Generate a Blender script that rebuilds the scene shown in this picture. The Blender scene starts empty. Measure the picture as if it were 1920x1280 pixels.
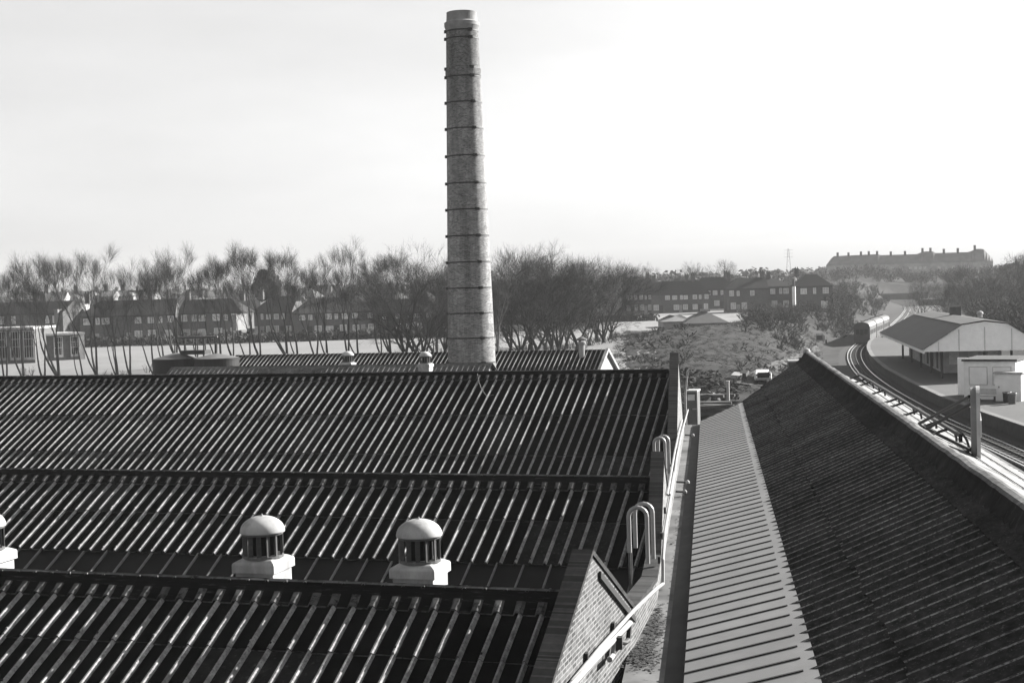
import bpy, math, random
from mathutils import Vector, Matrix
random.seed(7)
sc = bpy.context.scene
col = sc.collection
R = math.radians
# ------------------------------------------------------------------ camera model (world rows)
F = 2607.74; CX, CY = 960.0, 640.0; H = 11.3
RX = Vector((0.9553302638728175, -0.01636694146657275, -0.2950867841088837))
RY = Vector((0.29414752895568647, -0.04416494001236589, 0.9547390686899577))
RZ = Vector((-0.02865864857170953, -0.9988901747943735, -0.03737780840698593))
PSI = -0.1581
er = Vector((math.cos(PSI), -math.sin(PSI), 0)); dr = Vector((math.sin(PSI), math.cos(PSI), 0))
CAM = Vector((0, 0, H))
def ray(x, y):
    v = Vector((x-CX, y-CY, F)); return Vector((RX.dot(v), RY.dot(v), RZ.dot(v)))
def pz(x, y, z):
    r = ray(x, y); return CAM + r*((z-H)/r.z)
def py(x, y, Y):
    r = ray(x, y); return CAM + r*(Y/r.y)
def pd(x, y, d):
    r = ray(x, y); return CAM + r*(d/F)
def pxr(x, y, X):
    r = ray(x, y); return CAM + r*(X/r.dot(er))
def W(xr, yr, z): return er*xr + dr*yr + Vector((0, 0, z))
def depth(p):
    v = p-CAM; fw = Vector((RX.z, RY.z, RZ.z)); return v.dot(fw)
UP = Vector((0, 0, 1))

# ------------------------------------------------------------------ materials (the photograph is black and white: greys only)
def new_mat(name):
    m = bpy.data.materials.new(name); m.use_nodes = True
    nt = m.node_tree; b = nt.nodes['Principled BSDF']
    return m, nt, b
def N(nt, t, **kw):
    n = nt.nodes.new(t)
    for k, v in kw.items(): setattr(n, k, v)
    return n
def ramp(nt, src, lo, hi, p0=0.3, p1=0.7):
    r = N(nt, 'ShaderNodeValToRGB'); e = r.color_ramp.elements
    e[0].position = p0; e[1].position = p1
    e[0].color = (lo, lo, lo, 1); e[1].color = (hi, hi, hi, 1)
    nt.links.new(src, r.inputs[0]); return r.outputs[0]
def noise(nt, vec, scale, detail=5, rough=0.6):
    n = N(nt, 'ShaderNodeTexNoise'); n.inputs['Scale'].default_value = scale
    n.inputs['Detail'].default_value = detail; n.inputs['Roughness'].default_value = rough
    nt.links.new(vec, n.inputs['Vector']); return n.outputs['Fac']
def mul(nt, a, b):
    m = N(nt, 'ShaderNodeMix', data_type='RGBA', blend_type='MULTIPLY'); m.inputs[0].default_value = 1
    nt.links.new(a, m.inputs[6]); nt.links.new(b, m.inputs[7]); return m.outputs[2]
def mixc(nt, f, a, b):
    m = N(nt, 'ShaderNodeMix', data_type='RGBA')
    nt.links.new(f, m.inputs[0]); nt.links.new(a, m.inputs[6]); nt.links.new(b, m.inputs[7]); return m.outputs[2]
def bump(nt, b, src, s, d=0.02):
    n = N(nt, 'ShaderNodeBump'); n.inputs['Strength'].default_value = s; n.inputs['Distance'].default_value = d
    nt.links.new(src, n.inputs['Height']); nt.links.new(n.outputs[0], b.inputs['Normal'])
def coords(nt, stretch=None):
    t = N(nt, 'ShaderNodeNewGeometry').outputs['Position']
    if stretch:
        mp = N(nt, 'ShaderNodeMapping'); mp.inputs['Scale'].default_value = stretch
        nt.links.new(t, mp.inputs['Vector']); t = mp.outputs[0]
    return t
def gmat(name, v, var=0.3, scale=3.0, rough=0.85, big=0.25, bs=0.25, bmp=0.0, spec=0.2, stretch=None, metal=0.0):
    m, nt, b = new_mat(name); c = coords(nt, stretch)
    n1 = noise(nt, c, scale); n2 = noise(nt, c, bs, 3)
    c1 = ramp(nt, n1, v*(1-var), v*(1+var), .25, .75); c2 = ramp(nt, n2, 1-big, 1+big*.4, .3, .7)
    nt.links.new(mul(nt, c1, c2), b.inputs['Base Color'])
    b.inputs['Roughness'].default_value = rough; b.inputs['Specular IOR Level'].default_value = spec
    b.inputs['Metallic'].default_value = metal
    if bmp: bump(nt, b, n1, bmp)
    return m
def lichen_mat(name, v, light, scale=9.0, cover=(0.5, 0.62), spec=0.08, stretch=None, bmp=0.5, big=(.55, 1.25)):
    m, nt, b = new_mat(name); c = coords(nt, stretch)
    n1 = noise(nt, c, scale, 7, .7); n3 = noise(nt, c, scale*.3, 4); n2 = noise(nt, c, .5, 3)
    base = ramp(nt, n3, v*.55, v*1.5, .3, .7)
    li = ramp(nt, n1, 0, 1, *cover)
    rgb = N(nt, 'ShaderNodeRGB'); rgb.outputs[0].default_value = (light, light, light, 1)
    cc = mixc(nt, li, base, rgb.outputs[0])
    nt.links.new(mul(nt, cc, ramp(nt, n2, big[0], big[1], .3, .7)), b.inputs['Base Color'])
    b.inputs['Roughness'].default_value = 0.95; b.inputs['Specular IOR Level'].default_value = spec
    bump(nt, b, n1, bmp, .015); return m
def brick_mat(name, ax, ay, brick=.22, mortar=.55, scale=1.0, round_r=None, cx=0, cy=0, msize=.012, var=.5, streak=(.7, 1.15), soot=None):
    m, nt, b = new_mat(name); pos = coords(nt); sx = N(nt, 'ShaderNodeSeparateXYZ'); nt.links.new(pos, sx.inputs[0])
    def mth(op, a, bb=None, val=None):
        n = N(nt, 'ShaderNodeMath', operation=op)
        nt.links.new(a, n.inputs[0])
        if bb is not None: nt.links.new(bb, n.inputs[1])
        if val is not None: n.inputs[1].default_value = val
        return n.outputs[0]
    if round_r:
        a = mth('SUBTRACT', sx.outputs[1], val=cy); bb = mth('SUBTRACT', sx.outputs[0], val=cx)
        u = mth('MULTIPLY', mth('ARCTAN2', a, bb), val=round_r)
    else:
        u = mth('ADD', mth('MULTIPLY', sx.outputs[0], val=ax), mth('MULTIPLY', sx.outputs[1], val=ay))
    cb = N(nt, 'ShaderNodeCombineXYZ'); nt.links.new(u, cb.inputs[0]); nt.links.new(sx.outputs[2], cb.inputs[1])
    t = N(nt, 'ShaderNodeTexBrick'); nt.links.new(cb.outputs[0], t.inputs['Vector'])
    t.inputs['Color1'].default_value = (brick*(1-var),)*3+(1,); t.inputs['Color2'].default_value = (brick*(1+var),)*3+(1,)
    t.inputs['Mortar'].default_value = (mortar,)*3+(1,); t.inputs['Scale'].default_value = scale
    t.inputs['Brick Width'].default_value = .225; t.inputs['Row Height'].default_value = .075; t.inputs['Mortar Size'].default_value = msize
    t.inputs['Bias'].default_value = 0.0
    n = noise(nt, pos, 1.6, 6); n2 = noise(nt, pos, 9, 4)
    cc = mul(nt, t.outputs['Color'], ramp(nt, n, streak[0], streak[1], .3, .7))
    cc = mul(nt, cc, ramp(nt, n2, .75, 1.2, .3, .7))
    if soot:
        st = noise(nt, coords(nt, (1.6, 1.6, .09)), 1.0, 4); cc = mul(nt, cc, ramp(nt, st, .68, 1.12, .34, .64))
        zz_ = N(nt, 'ShaderNodeMapRange'); nt.links.new(sx.outputs[2], zz_.inputs['Value']); zz_.inputs['From Min'].default_value = soot-9; zz_.inputs['From Max'].default_value = soot
        ad = mth('ADD', zz_.outputs[0], mth('MULTIPLY', noise(nt, coords(nt, (.8, .8, .25)), 1.0, 4), val=.5)); cc = mul(nt, cc, ramp(nt, ad, 1.0, .62, .45, 1.15))
    nt.links.new(cc, b.inputs['Base Color']); b.inputs['Roughness'].default_value = .92; b.inputs['Specular IOR Level'].default_value = .15
    bump(nt, b, t.outputs['Fac'], -.3, .01)
    return m

M = {}
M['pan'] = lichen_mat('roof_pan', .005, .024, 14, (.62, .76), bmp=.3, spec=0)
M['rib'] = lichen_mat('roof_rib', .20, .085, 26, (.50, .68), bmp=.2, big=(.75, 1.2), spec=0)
M['lip'] = lichen_mat('worn_rib_edge_highlight', .07, .02, 9, (.5, .62), bmp=.2, spec=0)  # lighter cap ribs, plus highlights painted on lap edges and cap rims
M['cap'] = lichen_mat('ridge_cap', .006, .075, 7, (.58, .76), stretch=(.35, 2.2, 2.2), bmp=.5, spec=0)
M['crest'] = lichen_mat('ridge_crest_highlight', .10, .02, 6, (.5, .66), bmp=.4)  # sunlit line along the ridge, painted as a lighter strip
M['caplight'] = lichen_mat('weathered_ridge_cap', .06, .14, 6, (.45, .7), bmp=.5)
M['glassdark'] = gmat('roof_glazing', .010, .25, 1.2, .6, .3, .6, spec=.05)
M['bar'] = gmat('glazing_bar', .15, .3, 8, .7, spec=.05)
M['brickwall'] = brick_mat('yard_brick', dr.x, dr.y, .11, .20)
M['brickgable'] = brick_mat('gable_brick', 0, 1, .065, .16, msize=.012)
M['coping'] = brick_mat('coping_brick', 0, 1, .020, .034, msize=.008)
M['render'] = gmat('pale_render', .28, .14, 5, .9, .25, .7, bmp=.1)
M['leadwhite'] = gmat('white_paint', .29, .26, 7, .6, .38, 1.5, spec=.25, stretch=(1, 1, .35))
M['galv'] = gmat('galvanised_steel', .20, .15, 10, .5, .15, 1.0, spec=.5)
M['black'] = gmat('black_iron', .012, .3, 8, .6, .2, 1, spec=.3)
M['slatgrey'] = gmat('slat_paint', .09, .3, 12, .6, .2, 1)
M['slatdark'] = gmat('dark_slat_paint', .045, .4, 12, .6, .2, 1)
M['zinc'] = lichen_mat('weathered_zinc', .30, .17, 4.5, (.55, .75), bmp=.08, spec=.2, stretch=(1, 1, .5), big=(.85, 1.1))
M['framewhite'] = gmat('frame_white_paint', .70, .08, 4, .6, .1, 1)
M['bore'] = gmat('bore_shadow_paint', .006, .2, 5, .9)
M['pipe'] = gmat('pale_pipe_paint', .22, .12, 8, .5, .15, 1)
M['alley'] = lichen_mat('alley_floor', .105, .035, 3.0, (.60, .72), bmp=.2, big=(.75, 1.15))
M['lightsheet'] = gmat('pale_glazing', .150, .14, 1.3, .6, .16, .35, spec=.3)
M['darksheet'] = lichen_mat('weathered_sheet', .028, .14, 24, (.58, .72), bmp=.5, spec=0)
M['darkcrest'] = lichen_mat('sheet_crest_highlight', .16, .022, 20, (.46, .60), bmp=.5, spec=.02)  # highlight line painted along each corrugation crest
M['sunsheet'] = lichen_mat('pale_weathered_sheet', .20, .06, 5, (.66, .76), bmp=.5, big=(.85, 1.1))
M['ground'] = lichen_mat('rough_grassland', .020, .040, .3, (.42, .68), bmp=.5)
M['bank'] = lichen_mat('bank_grass', .010, .040, .30, (.40, .68), bmp=.3)
M['field'] = gmat('field_grass', .155, .12, .8, .95, .14, .05, bmp=.1)
M['ballast'] = gmat('ballast', .008, .4, 6, .95, .2, .3, bmp=.5)
M['rail'] = gmat('rail_steel', .50, .1, 4, .28, .1, 1, spec=.6, metal=.7)
M['sleeper'] = gmat('sleeper_wood', .02, .4, 6, .9)
M['platform'] = gmat('platform_paving', .05, .12, .5, .9, .2, .08)
M['platedge'] = gmat('platform_edge', .11, .1, 1, .85)
M['platwall'] = gmat('platform_wall', .03, .4, 2, .9)
M['canopyroof'] = gmat('canopy_felt', .085, .12, 1, .85, .15, .1)
M['canopydark'] = gmat('canopy_top_felt', .035, .2, 1, .85)
M['boarding'] = gmat('boarded_gable', .82, .06, 3, .7, .1, .3)
M['hutwall'] = gmat('hut_wall', .68, .08, 2, .7, .1, .3)
M['darkwood'] = gmat('dark_wood', .022, .3, 4, .7)
M['housebrick'] = gmat('house_brick', .08, .3, 3, .9, .2, .1)
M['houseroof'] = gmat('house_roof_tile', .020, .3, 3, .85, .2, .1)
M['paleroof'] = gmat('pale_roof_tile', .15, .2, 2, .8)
M['palewall'] = gmat('pale_house_wall', .26, .12, 2, .8)
M['pane'] = gmat('window_curtain_glass', .42, .35, 1.4, .3, .3, .4, spec=.5)
M['flatwall'] = gmat('block_wall', .16, .15, 1, .9); M['flatrender'] = gmat('flats_render', .30, .15, .6, .9); M['flatroof'] = gmat('flats_roof_tile', .12, .15, .6, .9)
M['bark'] = gmat('tree_bark', .030, .4, 4, .95)
M['barkpale'] = gmat('pale_tree_bark', .12, .4, 4, .95)
M['twig'] = gmat('twigs', .045, .3, 3, .95)
M['scrub'] = gmat('dry_scrub', .055, .4, .4, .95, .4, .07)
M['drygrass'] = gmat('dry_grass', .022, .4, 1.2, .95, .3, .2)
M['evergreen'] = gmat('evergreen_leaf', .022, .4, 3, .9)
M['wood'] = gmat('far_wood', .05, .4, .2, .95)
M['hedge'] = gmat('hedge_leaf', .024, .4, 1.5, .95)
M['train'] = gmat('carriage_side', .06, .12, .8, .45, .15, .2, spec=.4)
M['trainend'] = gmat('carriage_end', .045, .2, 2, .5)
M['trainroof'] = gmat('carriage_roof', .075, .1, 1, .6)
M['van'] = gmat('van_paint', .7, .05, 2, .3, .05, 1, spec=.5)
M['rubble'] = lichen_mat('rubble', .03, .16, 1.2, (.55, .7), bmp=.9)
M['timber'] = gmat('stacked_timber', .06, .4, 5, .9)
M['board'] = gmat('sign_back', .13, .15, 3, .6)
M['rim'] = gmat('sign_rim', .3, .1, 4, .6)

# ------------------------------------------------------------------ mesh building
class MB:
    def __init__(s): s.v = []; s.f = []; s.m = []
    def face(s, pts, mi=0):
        i = len(s.v); s.v += [tuple(p) for p in pts]; s.f.append(tuple(range(i, i+len(pts)))); s.m.append(mi)
    def quadgrid(s, rows, mi=0, mfun=None, close=False):
        i = len(s.v); n = len(rows[0])
        for r in rows: s.v += [tuple(p) for p in r]
        for a in range(len(rows)-1):
            for b in range(n if close else n-1):
                b2 = (b+1) % n
                s.f.append((i+a*n+b, i+a*n+b2, i+(a+1)*n+b2, i+(a+1)*n+b)); s.m.append(mfun(a, b) if mfun else mi)
    def box(s, o, u, v, w, mi=0):
        o = Vector(o); p = [o, o+u, o+u+v, o+v, o+w, o+u+w, o+u+v+w, o+v+w]; i = len(s.v); s.v += [tuple(q) for q in p]
        fs = [(0, 3, 2, 1), (4, 5, 6, 7), (0, 1, 5, 4), (1, 2, 6, 5), (2, 3, 7, 6), (3, 0, 4, 7)]
        if u.cross(v).dot(w) < 0: fs = [f[::-1] for f in fs]
        s.f += [tuple(i+k for k in f) for f in fs]; s.m += [mi]*6
    def cbox(s, c, sx, sy, sz, u=Vector((1, 0, 0)), mi=0):   # centre-bottom box
        u = u.normalized(); v = Vector((-u.y, u.x, 0)); c = Vector(c)
        s.box(c-u*sx/2-v*sy/2, u*sx, v*sy, UP*sz, mi)
    def prism(s, poly, w, mi=0):
        poly = [Vector(p) for p in poly]; n = len(poly); w = Vector(w)
        s.face(poly, mi); s.face([p+w for p in reversed(poly)], mi)
        for k in range(n): s.face([poly[(k+1) % n], poly[k], poly[k]+w, poly[(k+1) % n]+w], mi)
    def tube(s, pts, rad, n=6, mi=0, cap=True):
        pts = [Vector(p) for p in pts]
        if not isinstance(rad, (list, tuple)): rad = [rad]*len(pts)
        rows = []; side = None
        for k, p in enumerate(pts):
            t = (pts[min(k+1, len(pts)-1)]-pts[max(k-1, 0)])
            if t.length < 1e-9: t = UP.copy()
            t.normalize()
            if side is None:
                side = t.cross(UP)
                if side.length < .1: side = t.cross(Vector((1, 0, 0)))
            side = (side - t*side.dot(t)).normalized(); b = t.cross(side)
            rows.append([p+(side*math.cos(2*math.pi*a/n)+b*math.sin(2*math.pi*a/n))*rad[k] for a in range(n)])
        s.quadgrid(rows, mi, close=True)
        if cap: s.face(rows[0], mi); s.face(list(reversed(rows[-1])), mi)
    def lathe(s, c, prof, n=24, mi=0):
        c = Vector(c)
        rows = [[c+Vector((r*math.cos(2*math.pi*a/n), r*math.sin(2*math.pi*a/n), z)) for a in range(n)] for r, z in prof]
        s.quadgrid(rows, mi, close=True)
    def build(s, name, mats, parent=None, smooth=False):
        if not isinstance(mats, (list, tuple)): mats = [mats]
        me = bpy.data.meshes.new(name); off = Vector((0, 0, 0)); p = parent
        while p is not None: off += p.location; p = p.parent
        me.from_pydata([(x-off.x, y-off.y, z-off.z) for x, y, z in s.v], [], s.f)
        for m in mats: me.materials.append(m)
        if len(mats) > 1: me.polygons.foreach_set('material_index', s.m)
        if smooth: me.polygons.foreach_set('use_smooth', [True]*len(s.f))
        me.update(); o = bpy.data.objects.new(name, me); col.objects.link(o)
        if parent is not None: o.parent = parent
        return o
def tag(o, label=None, cat=None, group=None, kind=None):
    if label: o['label'] = label
    if cat: o['category'] = cat
    if group: o['group'] = group
    if kind: o['kind'] = kind
    return o
def thing(name, loc, label, cat, group=None):
    o = bpy.data.objects.new(name, None); col.objects.link(o); o.location = loc; o.empty_display_size = .2
    return tag(o, label, cat, group)
def copy_tree(o, parent=None):
    c = o.copy(); col.objects.link(c); c.parent = parent
    for ch in o.children: copy_tree(ch, c)
    return c
ORD = 'first second third fourth fifth sixth seventh eighth ninth tenth eleventh twelfth thirteenth fourteenth fifteenth sixteenth seventeenth eighteenth nineteenth twentieth'.split()

# ------------------------------------------------------------------ terrain
TRK = [(60, 10.5), (88.7, 4.6), (99.7, 2.4), (115, -1.0), (143.6, -5.7), (159.7, -8.0), (177, -10.1), (195.4, -11.8), (212.6, -13.05), (230, -13.85), (250, -14.1), (275, -13.2), (300, -12.2), (350, -11.4), (430, -11.3), (520, -12), (600, -14.5), (700, -19)]
def trackx(Y):
    if Y <= TRK[0][0]: return TRK[0][1]+(TRK[0][0]-Y)*.2
    for a, b in zip(TRK, TRK[1:]):
        if Y <= b[0]:
            t = (Y-a[0])/(b[0]-a[0]); return a[1]+(b[1]-a[1])*t
    return TRK[-1][1]+(Y-TRK[-1][0])*.12
def smooth(a, b, x):
    t = max(0, min(1, (x-a)/(b-a))); return t*t*(3-2*t)
MND = [pd(1318, 608, 205), pd(1455, 597, 238), pd(1232, 636, 180)]
def gz(x, y):
    d = math.hypot(x, y)
    z = .7 + 2.3*smooth(118, 150, y)*smooth(-4, -30, x-trackx(y)*.6-4)
    z += 1.0*smooth(250, 400, d)
    az = math.degrees(math.atan2(x, y))
    s = .021 + .017*smooth(-22, -6, az)
    z += min(9.0+.5*smooth(-12, 6, az)*4, max(0, d-460)*s*smooth(460, 560, d))
    g = lambda c, h, sx, sy: h*math.exp(-((x-c.x)/sx)**2-((y-c.y)/sy)**2)
    z += g(MND[0], MH[0], 12, 23) + g(MND[1], MH[1], 10, 24) + g(MND[2], MH[2], 9.5, 20)
    if y > 60:
        tx = trackx(y); dx = x-tx
        if y < 614:
            k = smooth(-13, -4, dx) if dx < 0 else smooth(26, 15, dx)
            z = z*(1-k) + (-.12)*k
            if dx > 15: z += 7.5*smooth(18, 50, dx)*smooth(120, 200, y)*(1-smooth(300, 420, d)*.3)
    return z
MH = [0.0, 0.0, 0.0]
for _ in range(12):
    for _k in range(3): MH[_k] += .7*(MND[_k].z-.35-gz(MND[_k].x, MND[_k].y))
def ground_pt(x, y, zoff=0): return Vector((x, y, gz(x, y)+zoff))
def ground_at(px, d):     # ground point under pixel column px at depth d
    p = pd(px, 560, d); return ground_pt(p.x, p.y)
def hit(px, pyy, d0=60, d1=900):
    d = d0
    while d < d1:
        p = pd(px, pyy, d)
        if p.z <= gz(p.x, p.y): break
        d += .5
    p.z = gz(p.x, p.y); return p
g = MB(); rows = []
rads = [0, 6, 14, 25, 40, 55, 70, 82, 92]+[100+5*i for i in range(62)]+[415+14*i for i in range(22)]+[740+60*i for i in range(16)]
azs = [-180+6*i for i in range(23)]+[-42+.7*i for i in range(80)]+[14+1.5*i for i in range(14)]+[36+8*i for i in range(18)]+[180]
for r in rads:
    rows.append([ground_pt(r*math.sin(R(a)), r*math.cos(R(a))) for a in azs])
g.quadgrid([list(reversed(r)) for r in rows])
tag(g.build('ground', M['ground'], smooth=True), kind='structure')

def sheet(name, polypx, z, mat, off=.03, step=6, kind='structure'):
    pass
# pale field: strip between the tree rows and the garden hedge
fm = MB(); rows = []
for i in range(46):
    d = 118+ (268-118)*i/45
    a = pd(-260, 640, d); b = pd(1235, 640, d); n = 60
    row = []
    for k in range(n+1):
        p = a.lerp(b, k/n); row.append(ground_pt(p.x, p.y, .06))
    rows.append(row)
fm.quadgrid(rows); 
tag(fm.build('field', M['field'], smooth=True), kind='structure')
# far part of the field between the mound and the right-hand houses
fm = MB(); rows = []
for i in range(20):
    d = 268+(372-268)*i/19; a = pd(1120, 640, d); b = pd(1405, 640, d)
    rows.append([ground_pt(a.lerp(b, k/24).x, a.lerp(b, k/24).y, .06) for k in range(25)])
fm.quadgrid(rows); tag(fm.build('meadow', M['field'], smooth=True), kind='structure')
# grassy bank: denser mesh draped on the mounds
fm = MB(); rows = []
for i in range(60):
    d = 128+(262-128)*i/59
    a = pd(1150+max(0, (150-d))*1.2, 640, d); b = pd(1545, 640, d)
    row = []
    for k in range(61):
        p = a.lerp(b, k/60)
        e = min(i/6, (59-i)/6, k/5, (60-k)/5, 1)
        row.append(ground_pt(p.x, p.y, -.25+(.33+random.uniform(-.05, .07)*e)*min(1, e*1.5)))
    rows.append(row)
fm.quadgrid(rows); tag(fm.build('grassy_bank', M['bank'], smooth=True), kind='structure')

fm = MB(); rows = []
PT = [(1392, 722), (1412, 711), (1432, 699), (1452, 689), (1478, 677), (1505, 667), (1530, 657), (1552, 647)]
for (ax_, ay_), (bx_, by_) in zip(PT, PT[1:]):
    for k in range(4):
        c_ = hit(ax_+(bx_-ax_)*k/4, ay_+(by_-ay_)*k/4, 90); wv = .7+random.uniform(-.2, .3); a_ = c_+Vector((-wv, .5, 0)); b_ = c_+Vector((wv, -.5, 0))
        rows.append([ground_pt(a_.x, a_.y, .09), ground_pt(c_.x, c_.y, .12), ground_pt(b_.x, b_.y, .09)])
fm.quadgrid([list(r) for r in rows]); tag(fm.build('footpath', gmat('trodden_earth', .045, .4, 1.5, .95, .3, .3)), kind='structure')
# ------------------------------------------------------------------ ribbed roofs of the sheds (left frame: X along ridge, Y down the slope)
PITCH = R(26.8); CP, SP = math.cos(PITCH), math.sin(PITCH)
def rib_profile(pitch, base, top, h):
    e = (base-top)/2
    return [(0, 0), (pitch-base, 0), (pitch-base+e, h), (pitch-base+e+top, h)], pitch
def tile_slope(mb, Yr, zr, x0, x1, courses, clampx, sgn=-1, pitch=.34, base=.088, top=.026, h=.056, jit=.009, dy=.03, rnd=None, lift=.0, thick=.024, fix=False):
    """courses = list of (s0,s1) distances down the slope from the ridge line; sgn -1 slopes towards -Y."""
    rnd = rnd or random.Random(3)
    n = int((x1-x0)/pitch)+1
    prof = [(0, 0), (pitch-base, 0), (pitch-base+(base-top)/2, h), (pitch-base+(base-top)/2+top, h)]
    for s0, s1 in courses:
        j0 = [rnd.uniform(-jit, jit) for _ in range(n+1)]; j1 = [rnd.uniform(-jit, jit) for _ in range(n+1)]
        sj = [rnd.uniform(-dy, dy) for _ in range(n+1)]
        rows = []
        ns = 5
        for k in range(ns+1):
            t = k/ns; s = s0-.10+(s1-s0+.10)*t; r = []
            for c in range(n+1):
                for px, ph in prof:
                    ss = s + (sj[c] if t == 1 else 0)
                    off = lift + ph + thick*t*1.0 + j0[c]*(1-t) + j1[c]*t
                    X = x0+c*pitch+px
                    y = Yr+sgn*(ss*CP) - sgn*(-off*SP)*-1*0 + (sgn*off*SP)
                    z = zr-ss*SP+off*CP
                    r.append((min(X, clampx(y)), y, z))
            rows.append(r)
        pat = [rnd.random() for _ in range(n+2)]
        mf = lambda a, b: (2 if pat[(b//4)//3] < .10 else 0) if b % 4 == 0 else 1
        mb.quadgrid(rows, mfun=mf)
        if fix:
            for c in range(n):
                if rnd.random() < .5: continue
                r_ = rows[-1]; p_ = Vector(r_[c*4+2]).lerp(Vector(r_[c*4+3]), .5); q_ = Vector(rows[-2][c*4+2]); dv = (q_-Vector(r_[c*4+2])).normalized()
                if p_.x >= clampx(p_.y)-.1: continue
                mb.box(p_+dv*.10-Vector((.014, 0, 0)), Vector((.028, 0, 0)), dv*.028, Vector((0, sgn*SP, CP))*.022, 3 if rnd.random() < .4 else 2)
        last = rows[-1]; low = [(p[0], p[1]-sgn*thick*SP, p[2]-thick*CP-.004) for p in last]
        mb.quadgrid([last, low], mfun=lambda a, b: 4)
def cap_mesh(mb, Yr, zr, x0, x1, clampx, pitch=.34, wing=.52, roll=.085, rnd=None, xph=0):
    rnd = rnd or random.Random(5)
    def ridge_rows(sgn):
        base, top = .15, .06
        n = int((x1-x0)/pitch)+1; rows = []
        for s, flat, ribh in ((.0, .118, .118), (.045, .112, .112), (.10, .085, .085), (.26, .085, .09), (wing-.12, .05, .10), (wing, .042, .098), (wing+.002, .012, .070)):
            r = []
            for c in range(n+1):
                jj = rnd.uniform(-.006, .006)
                for px, up in ((0, 0), (pitch-base, 0), (pitch-base+(base-top)/2, 1), (pitch-base+(base-top)/2+top, 1)):
                    off = (ribh if up else flat)+jj*.5
                    X = x0+c*pitch+px; y = Yr+sgn*(s*CP)+sgn*off*SP*(1 if s > .06 else .3); z = zr-s*SP+off*CP+.0
                    r.append((min(X, clampx(y)), y, z))
            rows.append(r)
        return rows
    mf = lambda a, b: 1 if a == 0 else (2 if a >= 5 or (a >= 3 and b % 4) else 0)
    mb.quadgrid(ridge_rows(-1), mfun=mf); mb.quadgrid([list(reversed(r)) for r in ridge_rows(1)], mfun=mf)
# plan of the skew east wall (outer face)
def outer_x(y):
    if y < 23.3: return -5.05 - .012*(y-14)
    if y < 26.65: return -5.16 - (y-23.3)*.26/3.35
    return -1.16/er.x - (y*1.0)*0 + ( -0.1594*(y+.183) ) + .0 if False else ((-1.16 - er.y*y)/er.x)
WT = .26
def inner_clamp(y): return outer_x(y)-WT-.02

def coping_line(pts, width=WT, over=.035, th=.085):
    pass
def parapet(profile, zb, name_wall, mat_wall, parent, mat_cop):
    """profile: list of (Y, ztop); outer face follows outer_x."""
    ys = []
    for (a, za), (b, zb_) in zip(profile, profile[1:]):
        n = max(1, int(abs(b-a)/1.2))
        for k in range(n): ys.append((a+(b-a)*k/n, za+(zb_-za)*k/n))
    ys.append(profile[-1])
    w = MB(); th = .085
    out = [Vector((outer_x(y), y, z-th)) for y, z in ys]; inn = [Vector((outer_x(y)-WT, y, z-th)) for y, z in ys]
    ob = [Vector((p.x, p.y, zb)) for p in out]; ib = [Vector((p.x, p.y, zb)) for p in inn]
    w.quadgrid([ob, out]); w.quadgrid([inn, ib]); w.quadgrid([out, inn])
    w.face([ob[0], out[0], inn[0], ib[0]]); w.face([ob[-1], ib[-1], inn[-1], out[-1]])
    wall = w.build(name_wall, mat_wall, parent)
    c = MB(); rnd = random.Random(9)
    rows = [[], [], [], []]
    for y, z in ys:
        j = rnd.uniform(-.008, .008)
        rows[0].append((outer_x(y)+.03, y, z-th+.004)); rows[1].append((outer_x(y)+.03, y, z+j))
        rows[2].append((outer_x(y)-WT-.03, y, z+j)); rows[3].append((outer_x(y)-WT-.03, y, z-th+.004))
    c.quadgrid(rows); c.quadgrid([rows[3], rows[0]])
    c.face([r[0] for r in rows]); c.face([r[-1] for r in reversed(rows)])
    c.build('coping', mat_cop, parent)
    return wall

AY, AZ = 20.35, 6.60; BY, BZ = 32.25, 6.70; CYR, CZ = 49.3, 8.19
M['panpatch'] = lichen_mat('patched_roof_pan', .016, .05, 10, (.55, .7), bmp=.3, spec=0)
MATS2 = [M['pan'], M['rib'], M['panpatch'], M['galv'], M['lip']]
def shed(label, Yr, zr, x0, front, back, prof, seed, xoff, group='roofed sheds of the factory'):
    root = thing('factory_shed', (outer_x(Yr), Yr, 0.7), label, 'factory shed', group)
    rnd = random.Random(seed)
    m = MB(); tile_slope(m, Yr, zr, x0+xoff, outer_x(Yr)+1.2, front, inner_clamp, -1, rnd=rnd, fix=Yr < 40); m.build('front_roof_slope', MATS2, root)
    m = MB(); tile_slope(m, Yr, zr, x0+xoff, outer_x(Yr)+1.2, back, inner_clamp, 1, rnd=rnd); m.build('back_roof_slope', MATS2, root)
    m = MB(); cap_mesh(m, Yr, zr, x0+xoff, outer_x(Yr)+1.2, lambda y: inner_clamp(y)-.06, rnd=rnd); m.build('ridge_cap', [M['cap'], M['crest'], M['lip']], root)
    return root
nearshed = shed('nearest dark ribbed roof, with a mossy ridge and a brick gable end', AY, AZ, -27.3, [(.0, 1.55), (1.55, 2.75), (2.75, 3.95), (3.95, 5.15), (5.15, 6.5)], [(.0, 1.55), (1.55, 2.75), (2.75, 3.95), (3.95, 5.15), (5.15, 6.6)], None, 11, .12)
parapet([(13.5, 7.33-.505*6.85), (20.35, 7.33), (23.45, 5.76), (26.62, 5.60)], .7, 'gable_wall', M['brickgable'], nearshed, M['coping'])
mid = shed('middle dark ribbed roof with a strip of dark glazing along its foot', BY, BZ, -46.0, [(.0, 1.74), (1.74, 3.34)], [(.0, 1.74), (1.74, 2.94), (2.94, 4.2), (4.2, 5.4), (5.4, 7.2)], None, 12, .2)
parapet([(26.67, 5.60), (28.75, 5.62), (32.25, 7.38), (34.8, 6.02), (38.9, 6.0)], .7, 'gable_wall', M['brickwall'], mid, M['coping'])
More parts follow.
